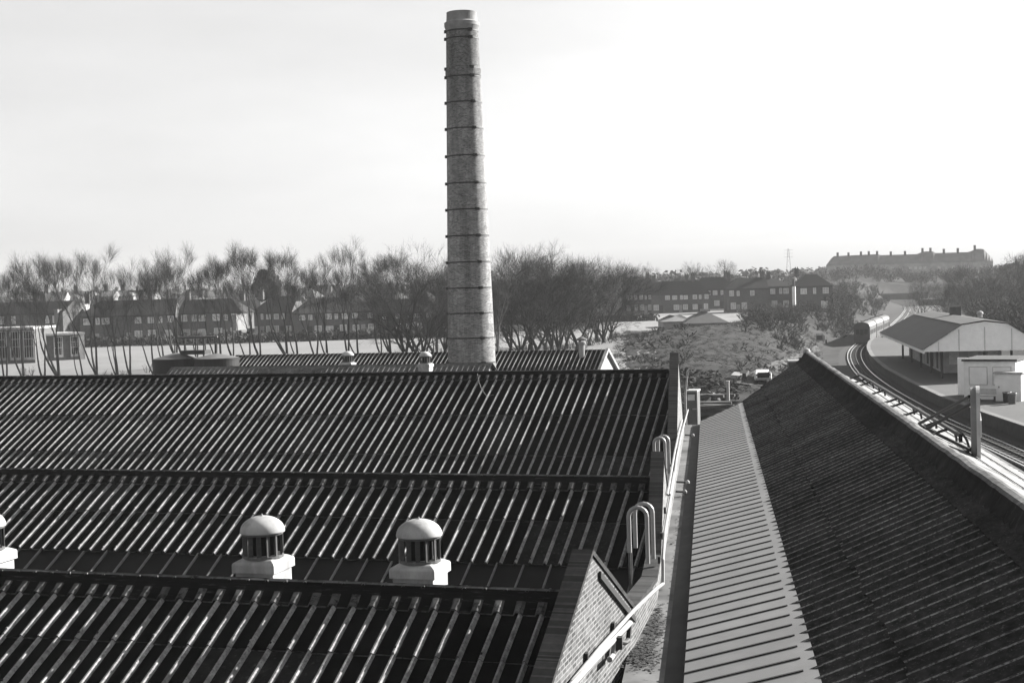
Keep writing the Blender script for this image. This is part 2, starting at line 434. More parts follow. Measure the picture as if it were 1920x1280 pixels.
far = shed('tallest dark ribbed roof, farthest of the big three', CYR, CZ, -62.0, [(.0, 2.95), (2.95, 5.47), (5.47, 8.0), (8.0, 10.6)], [(.0, 2.95), (2.95, 5.47), (5.47, 8.0)], None, 13, .05)
parapet([(38.95, 6.0), (43.5, 6.0), (49.3, 8.88), (55.6, 5.7), (57.2, 5.6)], .7, 'gable_wall', M['brickwall'], far, M['coping'])
# glazing strip at the foot of the middle roof
gl = MB(); s0, s1 = 3.30, 6.72
def slope_pt(X, s, off, Yr=BY, zr=BZ): return Vector((X, Yr-s*CP-off*SP, zr-s*SP+off*CP))
a, b = -46, inner_clamp(27)
gl.face([slope_pt(a, s1, -.03), slope_pt(inner_clamp(26.5), s1, -.03), slope_pt(inner_clamp(29.3), s0, -.03), slope_pt(a, s0, -.03)])
glz = gl.build('glazing_strip', M['glassdark'], mid)
bm = MB(); x = -45.8
while x < -5.9:
    bm.box(slope_pt(x-.016, s1, -.03), Vector((.032, 0, 0)), slope_pt(0, s0, 0)-slope_pt(0, s1, 0), Vector((0, -SP*.055, CP*.055))); x += .625
bm.build('glazing_bars', M['bar'], glz)
# valley gutters between the sheds
for nm, Y0, z0, x0, root in (('valley_gutter', 26.35, 3.62, -46, mid), ('valley_gutter', 39.1, 3.45, -60, far)):
    v = MB(); v.box(Vector((x0, Y0-.45, z0)), Vector((-x0+outer_x(Y0)-.4, 0, 0)), Vector((0, .9, 0)), UP*.1); v.build(nm, M['cap'], root)
# back walls so that nothing gapes from the side
for root, Y0, zt, x0 in ((far, 56.6, 4.9, -62),):
    v = MB(); v.box(Vector((x0, Y0, .7)), Vector((outer_x(Y0)-.4-x0, 0, 0)), Vector((0, .25, 0)), UP*(zt-.7)); v.build('back_wall', M['brickwall'], root)

# ------------------------------------------------------------------ roof ventilators
def ventilator(loc, label, scale=1.0, base_h=1.0):
    root = thing('roof_ventilator', loc, label, 'ventilator', 'domed roof ventilators'); L = Vector(loc); s = scale
    hw = .345*s
    m = MB(); m.cbox(L, hw*2, hw*2, base_h); m.build('base', M['leadwhite'], root)
    m = MB(); zt = base_h; k = 1.13
    rows = []
    for e, z in ((k, zt-.14), (k, zt-.01), (k*.97, zt+.02), (.9, zt+.06), (.80, zt+.075)):
        h_ = hw*e; rows.append([L+Vector((sx*h_, sy*h_, z)) for sx, sy in ((-1, -1), (1, -1), (1, 1), (-1, 1))])
    m.quadgrid(rows, close=True); m.face(rows[-1]); m.face(list(reversed(rows[0])))
    m.build('skirt', M['leadwhite'], root)
    rd = .352*s; zb = zt+.07
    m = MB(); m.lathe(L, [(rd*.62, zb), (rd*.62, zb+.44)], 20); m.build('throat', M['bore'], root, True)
    m = MB()
    for a in range(13):
        an = 2*math.pi*(a+.3)/13; c = L+Vector((math.cos(an), math.sin(an), 0))*rd*.90+UP*zb
        u = Vector((-math.sin(an+.5), math.cos(an+.5), 0)); m.cbox(c, .078*s, .02, .44, u)
    m.build('slats', M['slatdark'], root)
    m = MB(); m.lathe(L, [(rd*.6, zb), (rd*.98, zb), (rd*.98, zb+.045), (rd*.9, zb+.05), (rd*.6, zb+.05)], 28); m.build('lower_ring', M['slatgrey'], root, False)
    m = MB(); m.lathe(L, [(rd*.6, zb+.39), (rd*.98, zb+.39), (rd*1.0, zb+.44), (rd*.6, zb+.44)], 28); m.build('upper_ring', M['slatgrey'], root)
    m = MB(); pr = [(rd*1.0, zb+.42), (rd*1.07, zb+.425), (rd*1.07, zb+.45)]+[(rd*1.06*math.cos(t), zb+.45+.25*s*math.sin(t)) for t in [i*math.pi/2/9 for i in range(1, 9)]]+[(.012, zb+.45+.25*s), (.012, zb+.45+.28*s), (.001, zb+.45+.285*s)]
    m.lathe(L, pr, 32); m.build('dome', M['zinc'], root, True)
    return root
VY = 21.05
def ventX(px, pyy): return py(px, pyy, VY).x
zslope = AZ-(VY-AY)*math.tan(PITCH)
for px, topy, lab in ((491, 966, 'white domed ventilator on a square base, left of the pair behind the nearest ridge'), (785, 972, 'white domed ventilator on a square base, right of the pair behind the nearest ridge'), (-31, 958, 'white domed ventilator half cut off by the left edge of the picture')):
    X = ventX(px, topy); top = py(px, topy, VY).z
    L = (X, VY, zslope-.25); bh = top-(zslope-.25)-(.07+.45+.25)
    ventilator(L, lab, 1.0, bh)

# ------------------------------------------------------------------ sheds beyond the big three
DY, DZ = 79.0, 6.84
def plain_shed(label, Yr, zr, xa, xb, hs, gable_mat, capmat, seed, ribs=True, overhang=0):
    root = thing('low_shed', (xb, Yr, .7), label, 'shed', 'low sheds beyond the big roofs'); rnd = random.Random(seed)
    L = hs/CP; cl = lambda y: xb
    cs = []; s = 0
    while s < L: cs.append((s, min(L, s+2.45))); s += 2.45
    m = MB(); tile_slope(m, Yr, zr, xa, xb, cs, cl, -1, rnd=rnd); m.build('front_roof_slope', MATS2, root)
    m = MB(); tile_slope(m, Yr, zr, xa, xb, cs, cl, 1, rnd=rnd); m.build('back_roof_slope', MATS2, root)
    ze = zr-hs*math.tan(PITCH)
    for xg in (xa+.1, xb-.35):
        m = MB(); m.prism([(xg, Yr-hs+.3, .7), (xg, Yr+hs-.3, .7), (xg, Yr+hs-.3, ze+.1), (xg, Yr, zr-.08), (xg, Yr-hs+.3, ze+.1)], (.2, 0, 0)); m.build('gable_wall', gable_mat, root)
    for yy in (Yr-hs+.3, Yr+hs-.5):
        m = MB(); m.box(Vector((xa+.32, yy, .7)), Vector((xb-xa-.7, 0, 0)), Vector((0, .2, 0)), UP*(ze-.65)); m.build('side_wall', M['brickwall'], root)
    return root
xb = py(921, 690, DY).x; xa = py(322, 690, DY).x
dsh = plain_shed('low shed just beyond the tallest roof, only its pale mossy ridge showing before the chimney', DY, DZ, xa, xb, 5.6, M['render'], M['caplight'], 21)
m = MB(); cap_mesh(m, DY, DZ, xa, xb+.1, lambda y: xb+.1, wing=.9, rnd=random.Random(4)); m.build('ridge_cap', [M['caplight'], M['caplight'], M['caplight']], dsh)
EY = 98.0; ez = py(800, 660, EY).z
xb = py(1139, 656, EY).x; xa = py(442, 664, EY).x
esh = plain_shed('long ribbed shed behind the chimney with a white boarded gable at its right end', EY, ez-.05, xa, xb, 4.6, M['leadwhite'], M['cap'], 22)
m = MB()   # bargeboards on the white gable
for sg in (-1, 1):
    m.box(Vector((xb-.12, EY, ez-.12)), Vector((.22, 0, 0)), Vector((0, sg*4.75, -4.75*math.tan(PITCH))), Vector((0, 0, .22)))
m.build('bargeboard', M['leadwhite'], esh)
for px, topy, lab, bh in ((652, 658, 'small distant domed ventilator on a low ridge, left of the chimney', .9), (797, 659, 'small distant domed ventilator on a white base close beside the chimney', 1.3)):
    p = py(px, topy, DY+(-1.0 if bh > 1 else 1.0)); ventilator((p.x, p.y, p.z-(bh+.77)), lab, 1.0, bh)
# capped flue on the long shed
p = py(1091, 655, EY-.8); 
root = thing('roof_flue', (p.x, p.y, p.z-.9), 'short capped flue pipe rising from the long ribbed shed', 'flue')
m = MB(); m.tube([p-UP*.9, p+UP*.55], .20, 10); m.build('pipe', M['galv'], root)
m = MB(); m.lathe(p, [(.02, .95), (.42, .75), (.42, .66), (.1, .62)], 14); m.build('cowl', M['slatgrey'], root)
m = MB(); m.lathe(p, [(.25, .35), (.3, .4), (.3, .5), (.22, .55)], 14); m.build('collar', M['galv'], root)

# ------------------------------------------------------------------ chimney
KY = 88.0
pt = py(866, 27, KY); pb = py(884.5, 690, KY); kx = (pt.x+pb.x)/2
mpp = depth(pb)/F; rb = 45.0*mpp; rt = 29.5*mpp*.985; zt = pt.z; zb_ = pb.z
slope_r = (rb-rt)/(zt-zb_)
rad = lambda z: rt+slope_r*(zt-z)
kroot = thing('factory_chimney', (kx, KY, .7), 'tall round tapering brick chimney with iron bands and a pale cap', 'chimney')
KC = Vector((kx, KY, 0))
M['chimney'] = brick_mat('chimney_brick', 0, 0, .165, .25, round_r=rb*.9, cx=kx, cy=KY, msize=.014, var=.5, streak=(.72, 1.15), soot=zt-1)
prof = []; z = .7
while z < zt-1.0: prof.append((rad(z), z)); z += 1.0
prof += [(rad(zt-1.05), zt-1.05)]
m = MB(); m.lathe(KC, prof, 48); m.build('shaft', M['chimney'], kroot, True)
def zpx(y): return py(870, y, KY).z
m = MB(); z1, z2, z3, z4 = zpx(56), zpx(50), zpx(43), zpx(24)
r0 = rad(zt)
m.lathe(KC, [(r0*1.0, z1-.15), (r0*1.09, z1+.1), (r0*1.13, z2), (r0*1.13, z3-.02), (r0*.99, z3+.08), (r0*.965, z4-.1), (r0*.97, z4), (r0*.78, z4), (r0*.78, z4-1.5)], 48)
m.build('cap', gmat('chimney_cap_stone', .20, .25, 2, .9, .3, .4), kroot)
m = MB(); zz = zpx(137); m.lathe(KC, [(rad(zz-.25), zz-.3), (rad(zz)+.06, zz-.2), (rad(zz)+.06, zz+.2), (rad(zz+.25), zz+.3)], 48); m.build('collar_course', M['chimney'], kroot)
rlat = Vector((math.cos(R(-18.8)), -math.sin(R(-18.8)), 0))
for y in (60, 74, 130, 146, 194, 243, 294, 345, 394, 443, 492, 540, 587, 633, 679):
    z = zpx(y); m = MB(); r_ = rad(z)
    m.lathe(KC, [(r_-.02, z-.042), (r_+.02, z-.042), (r_+.02, z+.042), (r_-.02, z+.042)], 48)
    band = m.build('iron_band', M['black'], kroot)
    for an in (R(-62), R(-172), R(60)):
        m = MB()
        fwd = Vector((-math.sin(R(-18.8)), -math.cos(R(-18.8)), 0))
        dirv = rlat*math.cos(an)+fwd*(-math.sin(an))
        m.cbox(KC+dirv*(r_+.06)+UP*(z-.09), .14, .26, .18, dirv); m.build('clamp_lug', M['black'], band)

# ------------------------------------------------------------------ round tanks
TY = 90.0
def tank(pxl, pxr, ytop, yapex, label, h=5.5):
    a = py(pxl, ytop, TY); b = py(pxr, ytop, TY); c = (a+b)/2; r = (depth(a)/F)*(pxr-pxl)/2
    za = py((pxl+pxr)/2, yapex, TY).z
    root = thing('storage_tank', (c.x, c.y, .7), label, 'tank', 'round tanks beyond the roofs'); C0 = Vector((c.x, c.y, 0))
    m = MB(); m.lathe(C0, [(r, .7), (r, c.z-.12), (r*1.02, c.z-.12), (r*1.02, c.z), (r*.97, c.z+.02)], 40); m.build('shell', M['tank'], root, False)
    m = MB(); m.lathe(C0, [(r*.98, c.z+.015), (r*.5, c.z+(za-c.z)*.55), (.05, za), (.001, za)], 40); m.build('conical_roof', M['tankroof'], root, True)
    return root, c, r
M['tank'] = gmat('tank_paint', .010, .3, 2, .6, .3, .5); M['tankroof'] = gmat('tank_roof_paint', .10, .25, 2, .7, .3, .4)
t1, c1, r1 = tank(288, 372, 672, 661, 'dark round tank at the far left end of the low ridge')
t2, c2, r2 = tank(364, 448, 671, 662, 'round tank with a pale sunlit right side, next to the ribbed shed')
root = thing('tank_gantry', (c1.x, c1.y, c1.z), 'railed pipe gantry standing on top of the left round tank', 'gantry')
q = lambda x, y: py(x, y, TY)
for x, y0, y1 in ((328, 664, 644), (346, 662, 631), (367, 662, 630), (382, 668, 630), (385, 662, 632)):
    m = MB(); m.tube([q(x, y0), q(x, y1)], .05, 6); m.build('post', M['black'], root)
m = MB(); m.tube([q(328, 646), q(386, 646)], .05, 6); m.build('handrail', M['slatgrey'], root)
m = MB(); m.tube([q(334, 633), q(408, 631)], .08, 8); m.build('overhead_pipe', M['slatgrey'], root)
m = MB(); p = q(367, 664); m.cbox(p, 2.0, .9, .3); m.build('platform', M['black'], root)
p = q(405, 664); tag((lambda mm: (mm.tube([p, q(405, 644)], .11, 8), mm.build('vent_pipe', M['black']))[1])(MB()), 'short black pipe sticking up from the right round tank', 'pipe')

# ------------------------------------------------------------------ alley beside the brick wall
al = MB(); zf = 5.08
def Wz(a, b, z=zf): return W(a, b, z)
al.face([Wz(-1.5, 13), Wz(2.2, 13), Wz(2.2, 62.0), Wz(-1.5, 62.0)][::1])
al.box(W(-1.4, 13, .7), er*3.5, dr*49, UP*4.33)
gu = MB(); gu.box(W(-.84, 13, zf+.004), er*.9, dr*48.9, UP*.012)  # dark strip that deepens the eave shadow on the deck by colour
lan = thing('link_roof', W(0, 40, 0.7), 'flat pale roof strip in the gap between the brick wall and the long roof', 'flat roof')
al.build('deck', M['alley'], lan); gu.build('eave_shade_strip', gmat('painted_eave_shade', .030, .4, 4, .8, .3, .7, stretch=(1, .3, 1)), lan)
# ------------------------------------------------------------------ long roof on the right (right frame)
D = 6.0
EX, EZ = -.086*D, H-D
BX, BZ2 = .2150*D, H-.935*D
RXr, RZr = .827*D, H-.663*D
pdk = math.atan2(RZr-BZ2, RXr-BX); BX -= .13; BZ2 -= .13*math.tan(pdk); pl = math.atan2(BZ2+.095-EZ, BX-EX)
Y0R = 9.0
endy = lambda x: 61.2 + (x-EX)*2.3      # skew far end
lroot = thing('trackside_building', W(2, 40, 0), 'long building along the track with a pale glazed lower strip and a dark corrugated roof', 'building')
m = MB()   # pale glazing strip
n = 60
rowa = [W(EX, Y0R+(endy(EX)-Y0R)*k/n, EZ) for k in range(n+1)]; rowb = [W(BX+.25, Y0R+(endy(BX)-Y0R)*k/n, EZ+(BX+.25-EX)*math.tan(pl)) for k in range(n+1)]
m.quadgrid([rowa, rowb]); m.quadgrid([[p-UP*.05 for p in rowb], [p-UP*.05 for p in rowa]]); m.quadgrid([[p-UP*.05 for p in rowa], rowa])
y = Y0R+.2
up_l = er*math.cos(pl)+UP*math.sin(pl); nl = er*-math.sin(pl)+UP*math.cos(pl)
while y < endy(BX)-.2:
    x0 = max(EX, BX+(y-endy(BX))/2.3+.0)
    x0 = EX if y < endy(EX) else EX+(y-endy(EX))/2.3
    m.box(W(x0, y-.022, EZ+(x0-EX)*math.tan(pl))+nl*.002, dr*.055, up_l*((BX+.05-x0)/math.cos(pl)), nl*.016, 1); y += .678
ls = m.build('pale_glazing', [M['lightsheet'], M['black']], lroot)
# dark corrugated slope with two courses
def corr_slope(mb, xa, za, xb, zb, y0, yend, pitch, amp, seg=6, lift=0.0, jit=.008, rnd=None, thick=.02, rows_=7, drop_edge=True, crest=()):
    rnd = rnd or random.Random(8); dirs = (er*(xb-xa)+UP*(zb-za)); nn = Vector((-(zb-za), xb-xa, 0)); nrm = (er*-(zb-za)+UP*(xb-xa)).normalized()
    n = int((yend(xb)-y0)/pitch)+1; rows = []
    jx = [rnd.uniform(-.02, .02) for _ in range(n+1)]; jz = [rnd.uniform(-jit, jit) for _ in range(n+1)]
    for r in range(rows_+1):
        t = r/rows_; row = []
        for c in range(n+1):
            for k in range(seg):
                ph = k/seg; y = y0+(c+ph)*pitch
                xx = xa+(xb-xa)*t
                y = min(y, yend(xx))
                h = amp*(.5-.5*math.cos(2*math.pi*ph))**1.3
                tt = t+(jx[c] if r == 0 else 0)
                row.append(W(xa, y, za)+dirs*tt+nrm*(h+lift+thick*(1-t)+jz[c]))
        rows.append(row)
    nq = (n+1)*seg
    mb.quadgrid([list(reversed(r)) for r in rows], mfun=(lambda a, b: 1 if ((nq-2-b) % seg) in crest else 0))
    if drop_edge: mb.quadgrid([[p for p in reversed([q-nrm*(thick+.012) for q in rows[0]])], list(reversed(rows[0]))])
LX = .402*D; LZ = H-.852*D
m = MB(); rr_ = random.Random(31)
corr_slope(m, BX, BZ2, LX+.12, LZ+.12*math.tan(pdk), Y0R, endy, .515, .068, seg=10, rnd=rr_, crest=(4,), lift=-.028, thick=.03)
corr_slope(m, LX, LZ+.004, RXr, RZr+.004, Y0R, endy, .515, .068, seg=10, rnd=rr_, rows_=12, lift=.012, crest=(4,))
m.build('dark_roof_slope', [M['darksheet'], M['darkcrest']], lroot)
# pale, sunlit slope towards the track
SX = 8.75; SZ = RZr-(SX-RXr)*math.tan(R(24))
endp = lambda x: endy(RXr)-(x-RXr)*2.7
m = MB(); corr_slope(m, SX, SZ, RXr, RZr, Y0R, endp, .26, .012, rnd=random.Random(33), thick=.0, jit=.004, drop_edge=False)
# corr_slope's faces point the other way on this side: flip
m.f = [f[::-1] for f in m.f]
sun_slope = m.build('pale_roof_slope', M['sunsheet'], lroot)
m = MB()
for xx in (5.9, 7.0, 7.9):
    m.box(W(xx, Y0R, RZr-(xx-RXr)*math.tan(R(24))+.012), er*.04-UP*.017, dr*(endp(xx)-Y0R-.3), UP*.03)
m.build('sheet_laps', M['sunsheet'], sun_slope)
# ridge roll
m = MB(); prf = [(-.31, -.16), (-.29, -.10), (-.16, .03), (-.12, .12), (-.06, .17), (.04, .19), (.14, .16), (.21, .08), (.40, -.07), (.43, -.14)]
rnd = random.Random(17); n = 150; rows = []
for k in range(n+1):
    y = Y0R+(endy(RXr)-Y0R+.1)*k/n; s = 1+rnd.uniform(-.05, .05); o = rnd.uniform(-.012, .012)
    rows.append([W(RXr+a*s, y, RZr+.15+b*s+o-(.07 if a < -.25 else 0)) for a, b in prf])
m.quadgrid(rows, mfun=lambda a, b: 0 if b < 3 else 1)  # shade painted on the left wing, sunlight on the top and right
M['ridgeroll'] = lichen_mat('lit_mossy_ridge_roll', .09, .24, 6, (.50, .72), bmp=.9)
m.build('ridge_roll', [lichen_mat('shaded_roll_side', .022, .06, 6, (.55, .75), bmp=.9, spec=0), M['ridgeroll']], lroot)
m = MB()     # cap edge ribs below the roll
corr_slope(m, RXr-.62, RZr-.62*math.tan(pdk)+.03, RXr-.2, RZr-.2*math.tan(pdk)+.03, Y0R, endy, .515, .055, rnd=random.Random(35), rows_=3, lift=.03)
m.build('ridge_flashing', M['darksheet'], lroot)
m = MB()
m.face([W(EX+.3, 9.2, .7), W(EX+.3, endy(EX)-.3, .7), W(EX+.3, endy(EX)-.3, EZ), W(EX+.3, 9.2, EZ)])
m.face([W(SX-.4, 9.2, -.1), W(SX-.4, endp(SX)-.3, -.1), W(SX-.4, endp(SX)-.3, SZ), W(SX-.4, 9.2, SZ)][::-1])
m.face([W(EX+.3, endy(EX)-.3, .7), W(RXr, endy(RXr)-.3, .7), W(RXr, endy(RXr)-.3, RZr-.05), W(BX, endy(BX)-.3, BZ2-.05), W(EX+.3, endy(EX)-.3, EZ)])
m.face([W(RXr, endy(RXr)-.3, .7), W(SX-.4, endp(SX)-.3, .7), W(SX-.4, endp(SX)-.3, SZ), W(RXr, endy(RXr)-.3, RZr-.05)])
m.build('wall', M['brickwall'], lroot)
m = MB(); m.box(W(SX-.02, Y0R, SZ-.16), er*.16, dr*(endp(SX)-Y0R), UP*.14); m.build('gutter', M['slatgrey'], lroot)
# small finial block at the far ridge end
p = W(RXr, endy(RXr)+.1, RZr+.1)
root = thing('ridge_finial', p, 'pale finial with dark strut at the far end of the mossy ridge', 'finial')
m = MB(); m.lathe(p, [(.02, -.1), (.16, -.05), (.22, .15), (.15, .33), (.02, .38)], 12); m.build('cap', M['leadwhite'], root)
m = MB(); m.tube([p+er*-.1, p+er*-.55-UP*.45], .07, 6); m.tube([p+er*-.35-UP*.1, p+er*-.2-UP*.55], .06, 6); m.build('strut', M['black'], root)

# ------------------------------------------------------------------ brackets along the sunlit slope
tp = math.tan(R(24))
def zs(x): return RZr-(x-RXr)*tp+.03
def pale_pt(px, pyy):
    r = ray(px, pyy); b = Vector((r.dot(er), r.dot(dr), r.z)); k = ((RZr-H)+tp*RXr)/(b.z+tp*b.x); return b.x*k, b.y*k
feet = [(1583, 707), (1596, 715), (1609, 722.7), (1631, 738), (1651, 752.6), (1670.5, 763.7), (1694.5, 780), (1722, 800), (1736, 811)]
BEAMX = 6.78
labs = ['farthest black iron bracket near the end of the sunlit slope', 'second black bracket from the far end of the row on the sunlit slope', 'third black bracket from the far end of the row on the sunlit slope', 'fourth black bracket from the far end of the row on the sunlit slope', 'middle black forked bracket of the row on the sunlit slope', 'fourth black forked bracket from the near end of the row', 'third black forked bracket from the near end of the row', 'second black forked bracket from the disc sign, carrying a stay', 'nearest black forked bracket to the disc sign']
bys = []
for (fx, fy), lab in zip(feet, labs):
    xr, yr = pale_pt(fx, fy); xr = 6.3; bys.append(yr)
    root = thing('roof_bracket', W(xr, yr, zs(xr)), lab, 'bracket', 'iron brackets on the sunlit slope')
    top = W(BEAMX, yr, zs(BEAMX)+.36); f0 = W(xr, yr, zs(xr))
    m = MB(); m.tube([f0+dr*.14, f0.lerp(top, .4)], .035, 6); m.tube([f0-dr*.14, f0.lerp(top, .4)], .035, 6); m.tube([f0.lerp(top, .4), top], .045, 6); m.build('forked_strut', M['black'], root)
    m = MB(); pts = []
    for k in range(9):
        t = k/8*math.pi/2; pts.append(W(BEAMX+.0+.6*math.sin(t), yr+.25, zs(BEAMX)+.36-(.36+.6*tp)*(1-math.cos(t))))
    m.tube([W(BEAMX, yr+.25, zs(BEAMX)+.36)]+pts[1:], .04, 6); m.build('curved_leg', M['black'], root)
b0 = min(bys)-2.0; b1 = max(bys)+1.0
root = thing('bracket_rail', W(BEAMX, b0, zs(BEAMX)+.36), 'long black beam carried by the row of brackets on the sunlit slope', 'beam')
m = MB(); m.box(W(BEAMX-.05, b0, zs(BEAMX)+.33), er*.09, dr*(b1-b0), UP*.10); m.build('beam', M['black'], root)
m = MB(); m.box(W(BEAMX-.05, b0-.004, zs(BEAMX)+.19), er*.09, dr*.12, UP*.135); m.build('end_lug', M['black'], root)
# ------------------------------------------------------------------ disc sign, seen almost edge-on
xr, yr = pale_pt(1831, 856); base = W(xr, yr, zs(xr)); dpt = depth(base); mp = dpt/F
ctr = pd(1829, 795, dpt); rad_s = 72*mp; th = .20
root = thing('disc_sign', base, 'large round sign board with a pale rim, seen edge-on beside the track', 'sign')
nx = (er*.985 + dr*-.17).normalized(); ty = Vector((-nx.y, nx.x, 0))
def disc(mb, c, r, t0, t1, n=48):
    a = [[c+nx*t+(ty*math.cos(2*math.pi*k/n)+UP*math.sin(2*math.pi*k/n))*r for k in range(n)] for t in (t0, t1)]
    mb.quadgrid(a, close=True); mb.face(list(reversed(a[0]))); mb.face(a[1])
m = MB(); disc(m, ctr, rad_s*.96, -.12, .02); m.build('board', M['board'], root)
m = MB(); a = []
for t, r in ((.02, rad_s*.9), (.02, rad_s), (.12, rad_s), (.12, rad_s*.9)):
    a.append([ctr+nx*t+(ty*math.cos(2*math.pi*k/48)+UP*math.sin(2*math.pi*k/48))*r for k in range(48)])
m.quadgrid(a, close=True); m.build('rim', M['rim'], root)
m = MB(); disc(m, ctr, rad_s*.9, .03, .10); m.build('face_plate', M['black'], root)
m = MB(); m.box(ctr-ty*rad_s*1.05-UP*rad_s*.2+nx*.10, ty*rad_s*2.1, UP*rad_s*.4, nx*.05); m.build('cross_bar', M['rim'], root)
m = MB(); m.tube([base-UP*.03, ctr-UP*rad_s*.9], .07, 8); m.build('post', M['galv'], root)
m = MB(); p = base-er*.35; m.tube([p-UP*.0+dr*.1, ctr-UP*rad_s*.62-nx*.1], .04, 6); m.build('prop', M['black'], root)
m = MB(); st = [(1723, 799, 1818, 743), (1735, 810, 1836, 748)]
for k, (x0, y0, x1, y1) in enumerate(st):
    a_, b_ = pale_pt(x0, y0); f0 = W(min(a_, 6.7), b_, zs(min(a_, 6.7))+.05); f1 = pd(x1, y1, dpt+(.35 if k == 0 else -.35)); m = MB(); m.tube([f0, f1], .05, 6); m.build('stay', M['black'], root)
m = MB(); f0 = W(*[*(pale_pt(1722, 801)), 0]); a_, b_ = pale_pt(1722, 801); c_, d_ = pale_pt(1828, 853)
m.tube([W(a_, b_, zs(a_)+.05), W(c_, d_, zs(c_)+.05)], .05, 6); m.build('foot_rail', M['black'], root)

# ------------------------------------------------------------------ pipes and ladders on the brick wall
def wall_pt(px, pyy, xr=-1.1): return pxr(px, pyy, xr)
def wp_near(px, pyy, off=.06):     # point on the skew near gable, off in front of it
    r = ray(px, pyy); t = 20.0
    for _ in range(30):
        p = CAM+r*(t/r.y); t = (outer_x(p.y)+off)/(r.x/r.y)
    return CAM+r*(t/r.y)
run1 = [(1072, 1278), (1123, 1216), (1186, 1146), (1229, 1104), (1243, 1094)]
run2 = [(1244, 1093), (1243, 1050), (1246, 1000), (1254, 950), (1262, 905), (1268, 860), (1277, 815), (1286, 782), (1290, 768)]
def poly(pts, off): return [wp_near(x, y, off) for x, y in pts]
root = thing('conduit', wp_near(1244, 1094), 'pale conduit pipe bending along the sunlit brick wall', 'pipe')
m = MB(); m.tube(poly(run1+run2[1:], .07), .035, 8); m.build('pipe', M['pipe'], root)
m = MB()
for x, y in ((1236, 1055), (1241, 1010), (1247, 962), (1254, 915), (1262, 872), (1150, 1182), (1100, 1240)):
    p = wp_near(x, y, .03); m.cbox(p, .05, .12, .14, er)
m.build('clips', M['black'], root)
root = thing('drain_pipe', wp_near(1090, 1280), 'lower white drain pipe sloping down the brick gable to a hopper', 'pipe')
m = MB(); pts = [wp_near(x, y, .10) for x, y in ((1066, 1290), (1130, 1220), (1181, 1167))]; m.tube(pts, .05, 8); m.build('pipe', M['pipe'], root)
m = MB(); pts = [wp_near(x, y, .10) for x, y in ((1181, 1168), (1179.5, 1185), (1178, 1199), (1172, 1204), (1160, 1202))]; m.tube(pts, .045, 8); m.build('downpipe', M['black'], root)
m = MB(); p = wp_near(1160, 1208, .16); m.cbox(p-UP*.06, .12, .15, .19, er); m.build('hopper', M['black'], root)
m = MB(); m.tube([wp_near(1150, 1200, .1), wp_near(1149, 1228, .1), wp_near(1143, 1236, .16)], .045, 8); m.build('waste_pipe', M['pipe'], root)
m = MB(); m.tube([wp_near(1143, 1212, .08), wp_near(1141, 1230, .08)], .03, 6); m.build('thin_pipe', M['black'], root)
# black lead flashing strip under the coping of the near gable
m = MB(); rowsA = []
pts = [(20.75, 6.92), (22.0, 6.28), (23.3, 5.62)]
for y, z in pts: rowsA.append([(outer_x(y)+.012, y, z), (outer_x(y)+.05, y, z), (outer_x(y)+.05, y, z-.11), (outer_x(y)+.012, y, z-.11)])
m.quadgrid(rowsA, close=True); m.face(rowsA[0]); m.face(list(reversed(rowsA[-1]))); m.build('flashing', M['black'], nearshed)
# cable bundle along the wall foot
root = thing('cable_run', wp_near(1262, 905), 'bundle of pale cables clipped along the top of the far brick wall', 'cable')
for k, dxp in enumerate((0, 5)):
    m = MB(); m.tube([wp_near(x-dxp, y-3, .05) for x, y in ((1256, 930), (1263, 890), (1270, 850), (1278, 812), (1284, 790))], .03, 6); m.build('cable', M['pipe'], root)
# leaf litter and silt on the alley floor
lf = MB(); rnd = random.Random(66)
def litter(cx_, cy_, sx_, sy_, n_):
    for _ in range(n_):
        p = pz(cx_+rnd.gauss(0, sx_), cy_+rnd.gauss(0, sy_), zf+.012); a_ = rnd.uniform(0, 6.28); r_ = rnd.uniform(.015, .05)
        if not (outer_x(p.y)+.05 < p.x and p.dot(er) < -.9): continue
        lf.face([p+Vector((math.cos(a_+k*1.57)*r_*(1.4 if k % 2 else .8), math.sin(a_+k*1.57)*r_*(1.4 if k % 2 else .8), rnd.uniform(0, .02))) for k in range(4)])
litter(1226, 1165, 10, 26, 300); litter(1195, 1225, 16, 14, 420); litter(1215, 1210, 14, 24, 160); litter(1262, 930, 8, 60, 90)
tag(lf.build('leaf_litter', gmat('leaf_litter', .03, .4, 12, .9)), 'dark leaf litter and silt on the pale strip below the drain pipe', 'leaf litter', kind='stuff')
# loose wire on the tallest roof
def c_pt(px, pyy, off=.09):
    r = ray(px, pyy); tpn = math.tan(PITCH); k = (CZ-H-tpn*CYR)/(r.z-tpn*r.y); return CAM+r*k+Vector((0, -SP, CP))*off
m = MB(); m.tube([c_pt(*q_) for q_ in ((896, 704), (898, 717), (903, 731), (910, 742), (916, 749))], .008, 5); m.tube([c_pt(*q_) for q_ in ((913, 747), (920, 745), (926, 744))], .007, 5)
tag(m.build('loose_wire', M['galv']), 'thin loose wire hanging over the ridge of the tallest roof', 'wire')
# short bracket arms over the gap
for x, y, x2, lab in ((1268, 903, 1289, 'nearest thin arm bracket reaching out from the wall over the gap'), (1267, 921, 1284, 'lower thin arm bracket reaching out from the wall'), (1284, 815, 1299, 'farthest thin arm bracket reaching out from the wall over the gap')):
    p = wp_near(x, y, .05); q2 = pd(x2, y+1, depth(p))
    root = thing('wall_arm', p, lab, 'bracket', 'thin arms on the brick wall'); m = MB(); m.tube([p, q2], .035, 6); m.build('arm', M['slatgrey'], root); m = MB(); m.lathe(q2, [(.01, -.07), (.07, -.02), (.07, .03), (.01, .08)], 8); m.build('knob', M['leadwhite'], root)
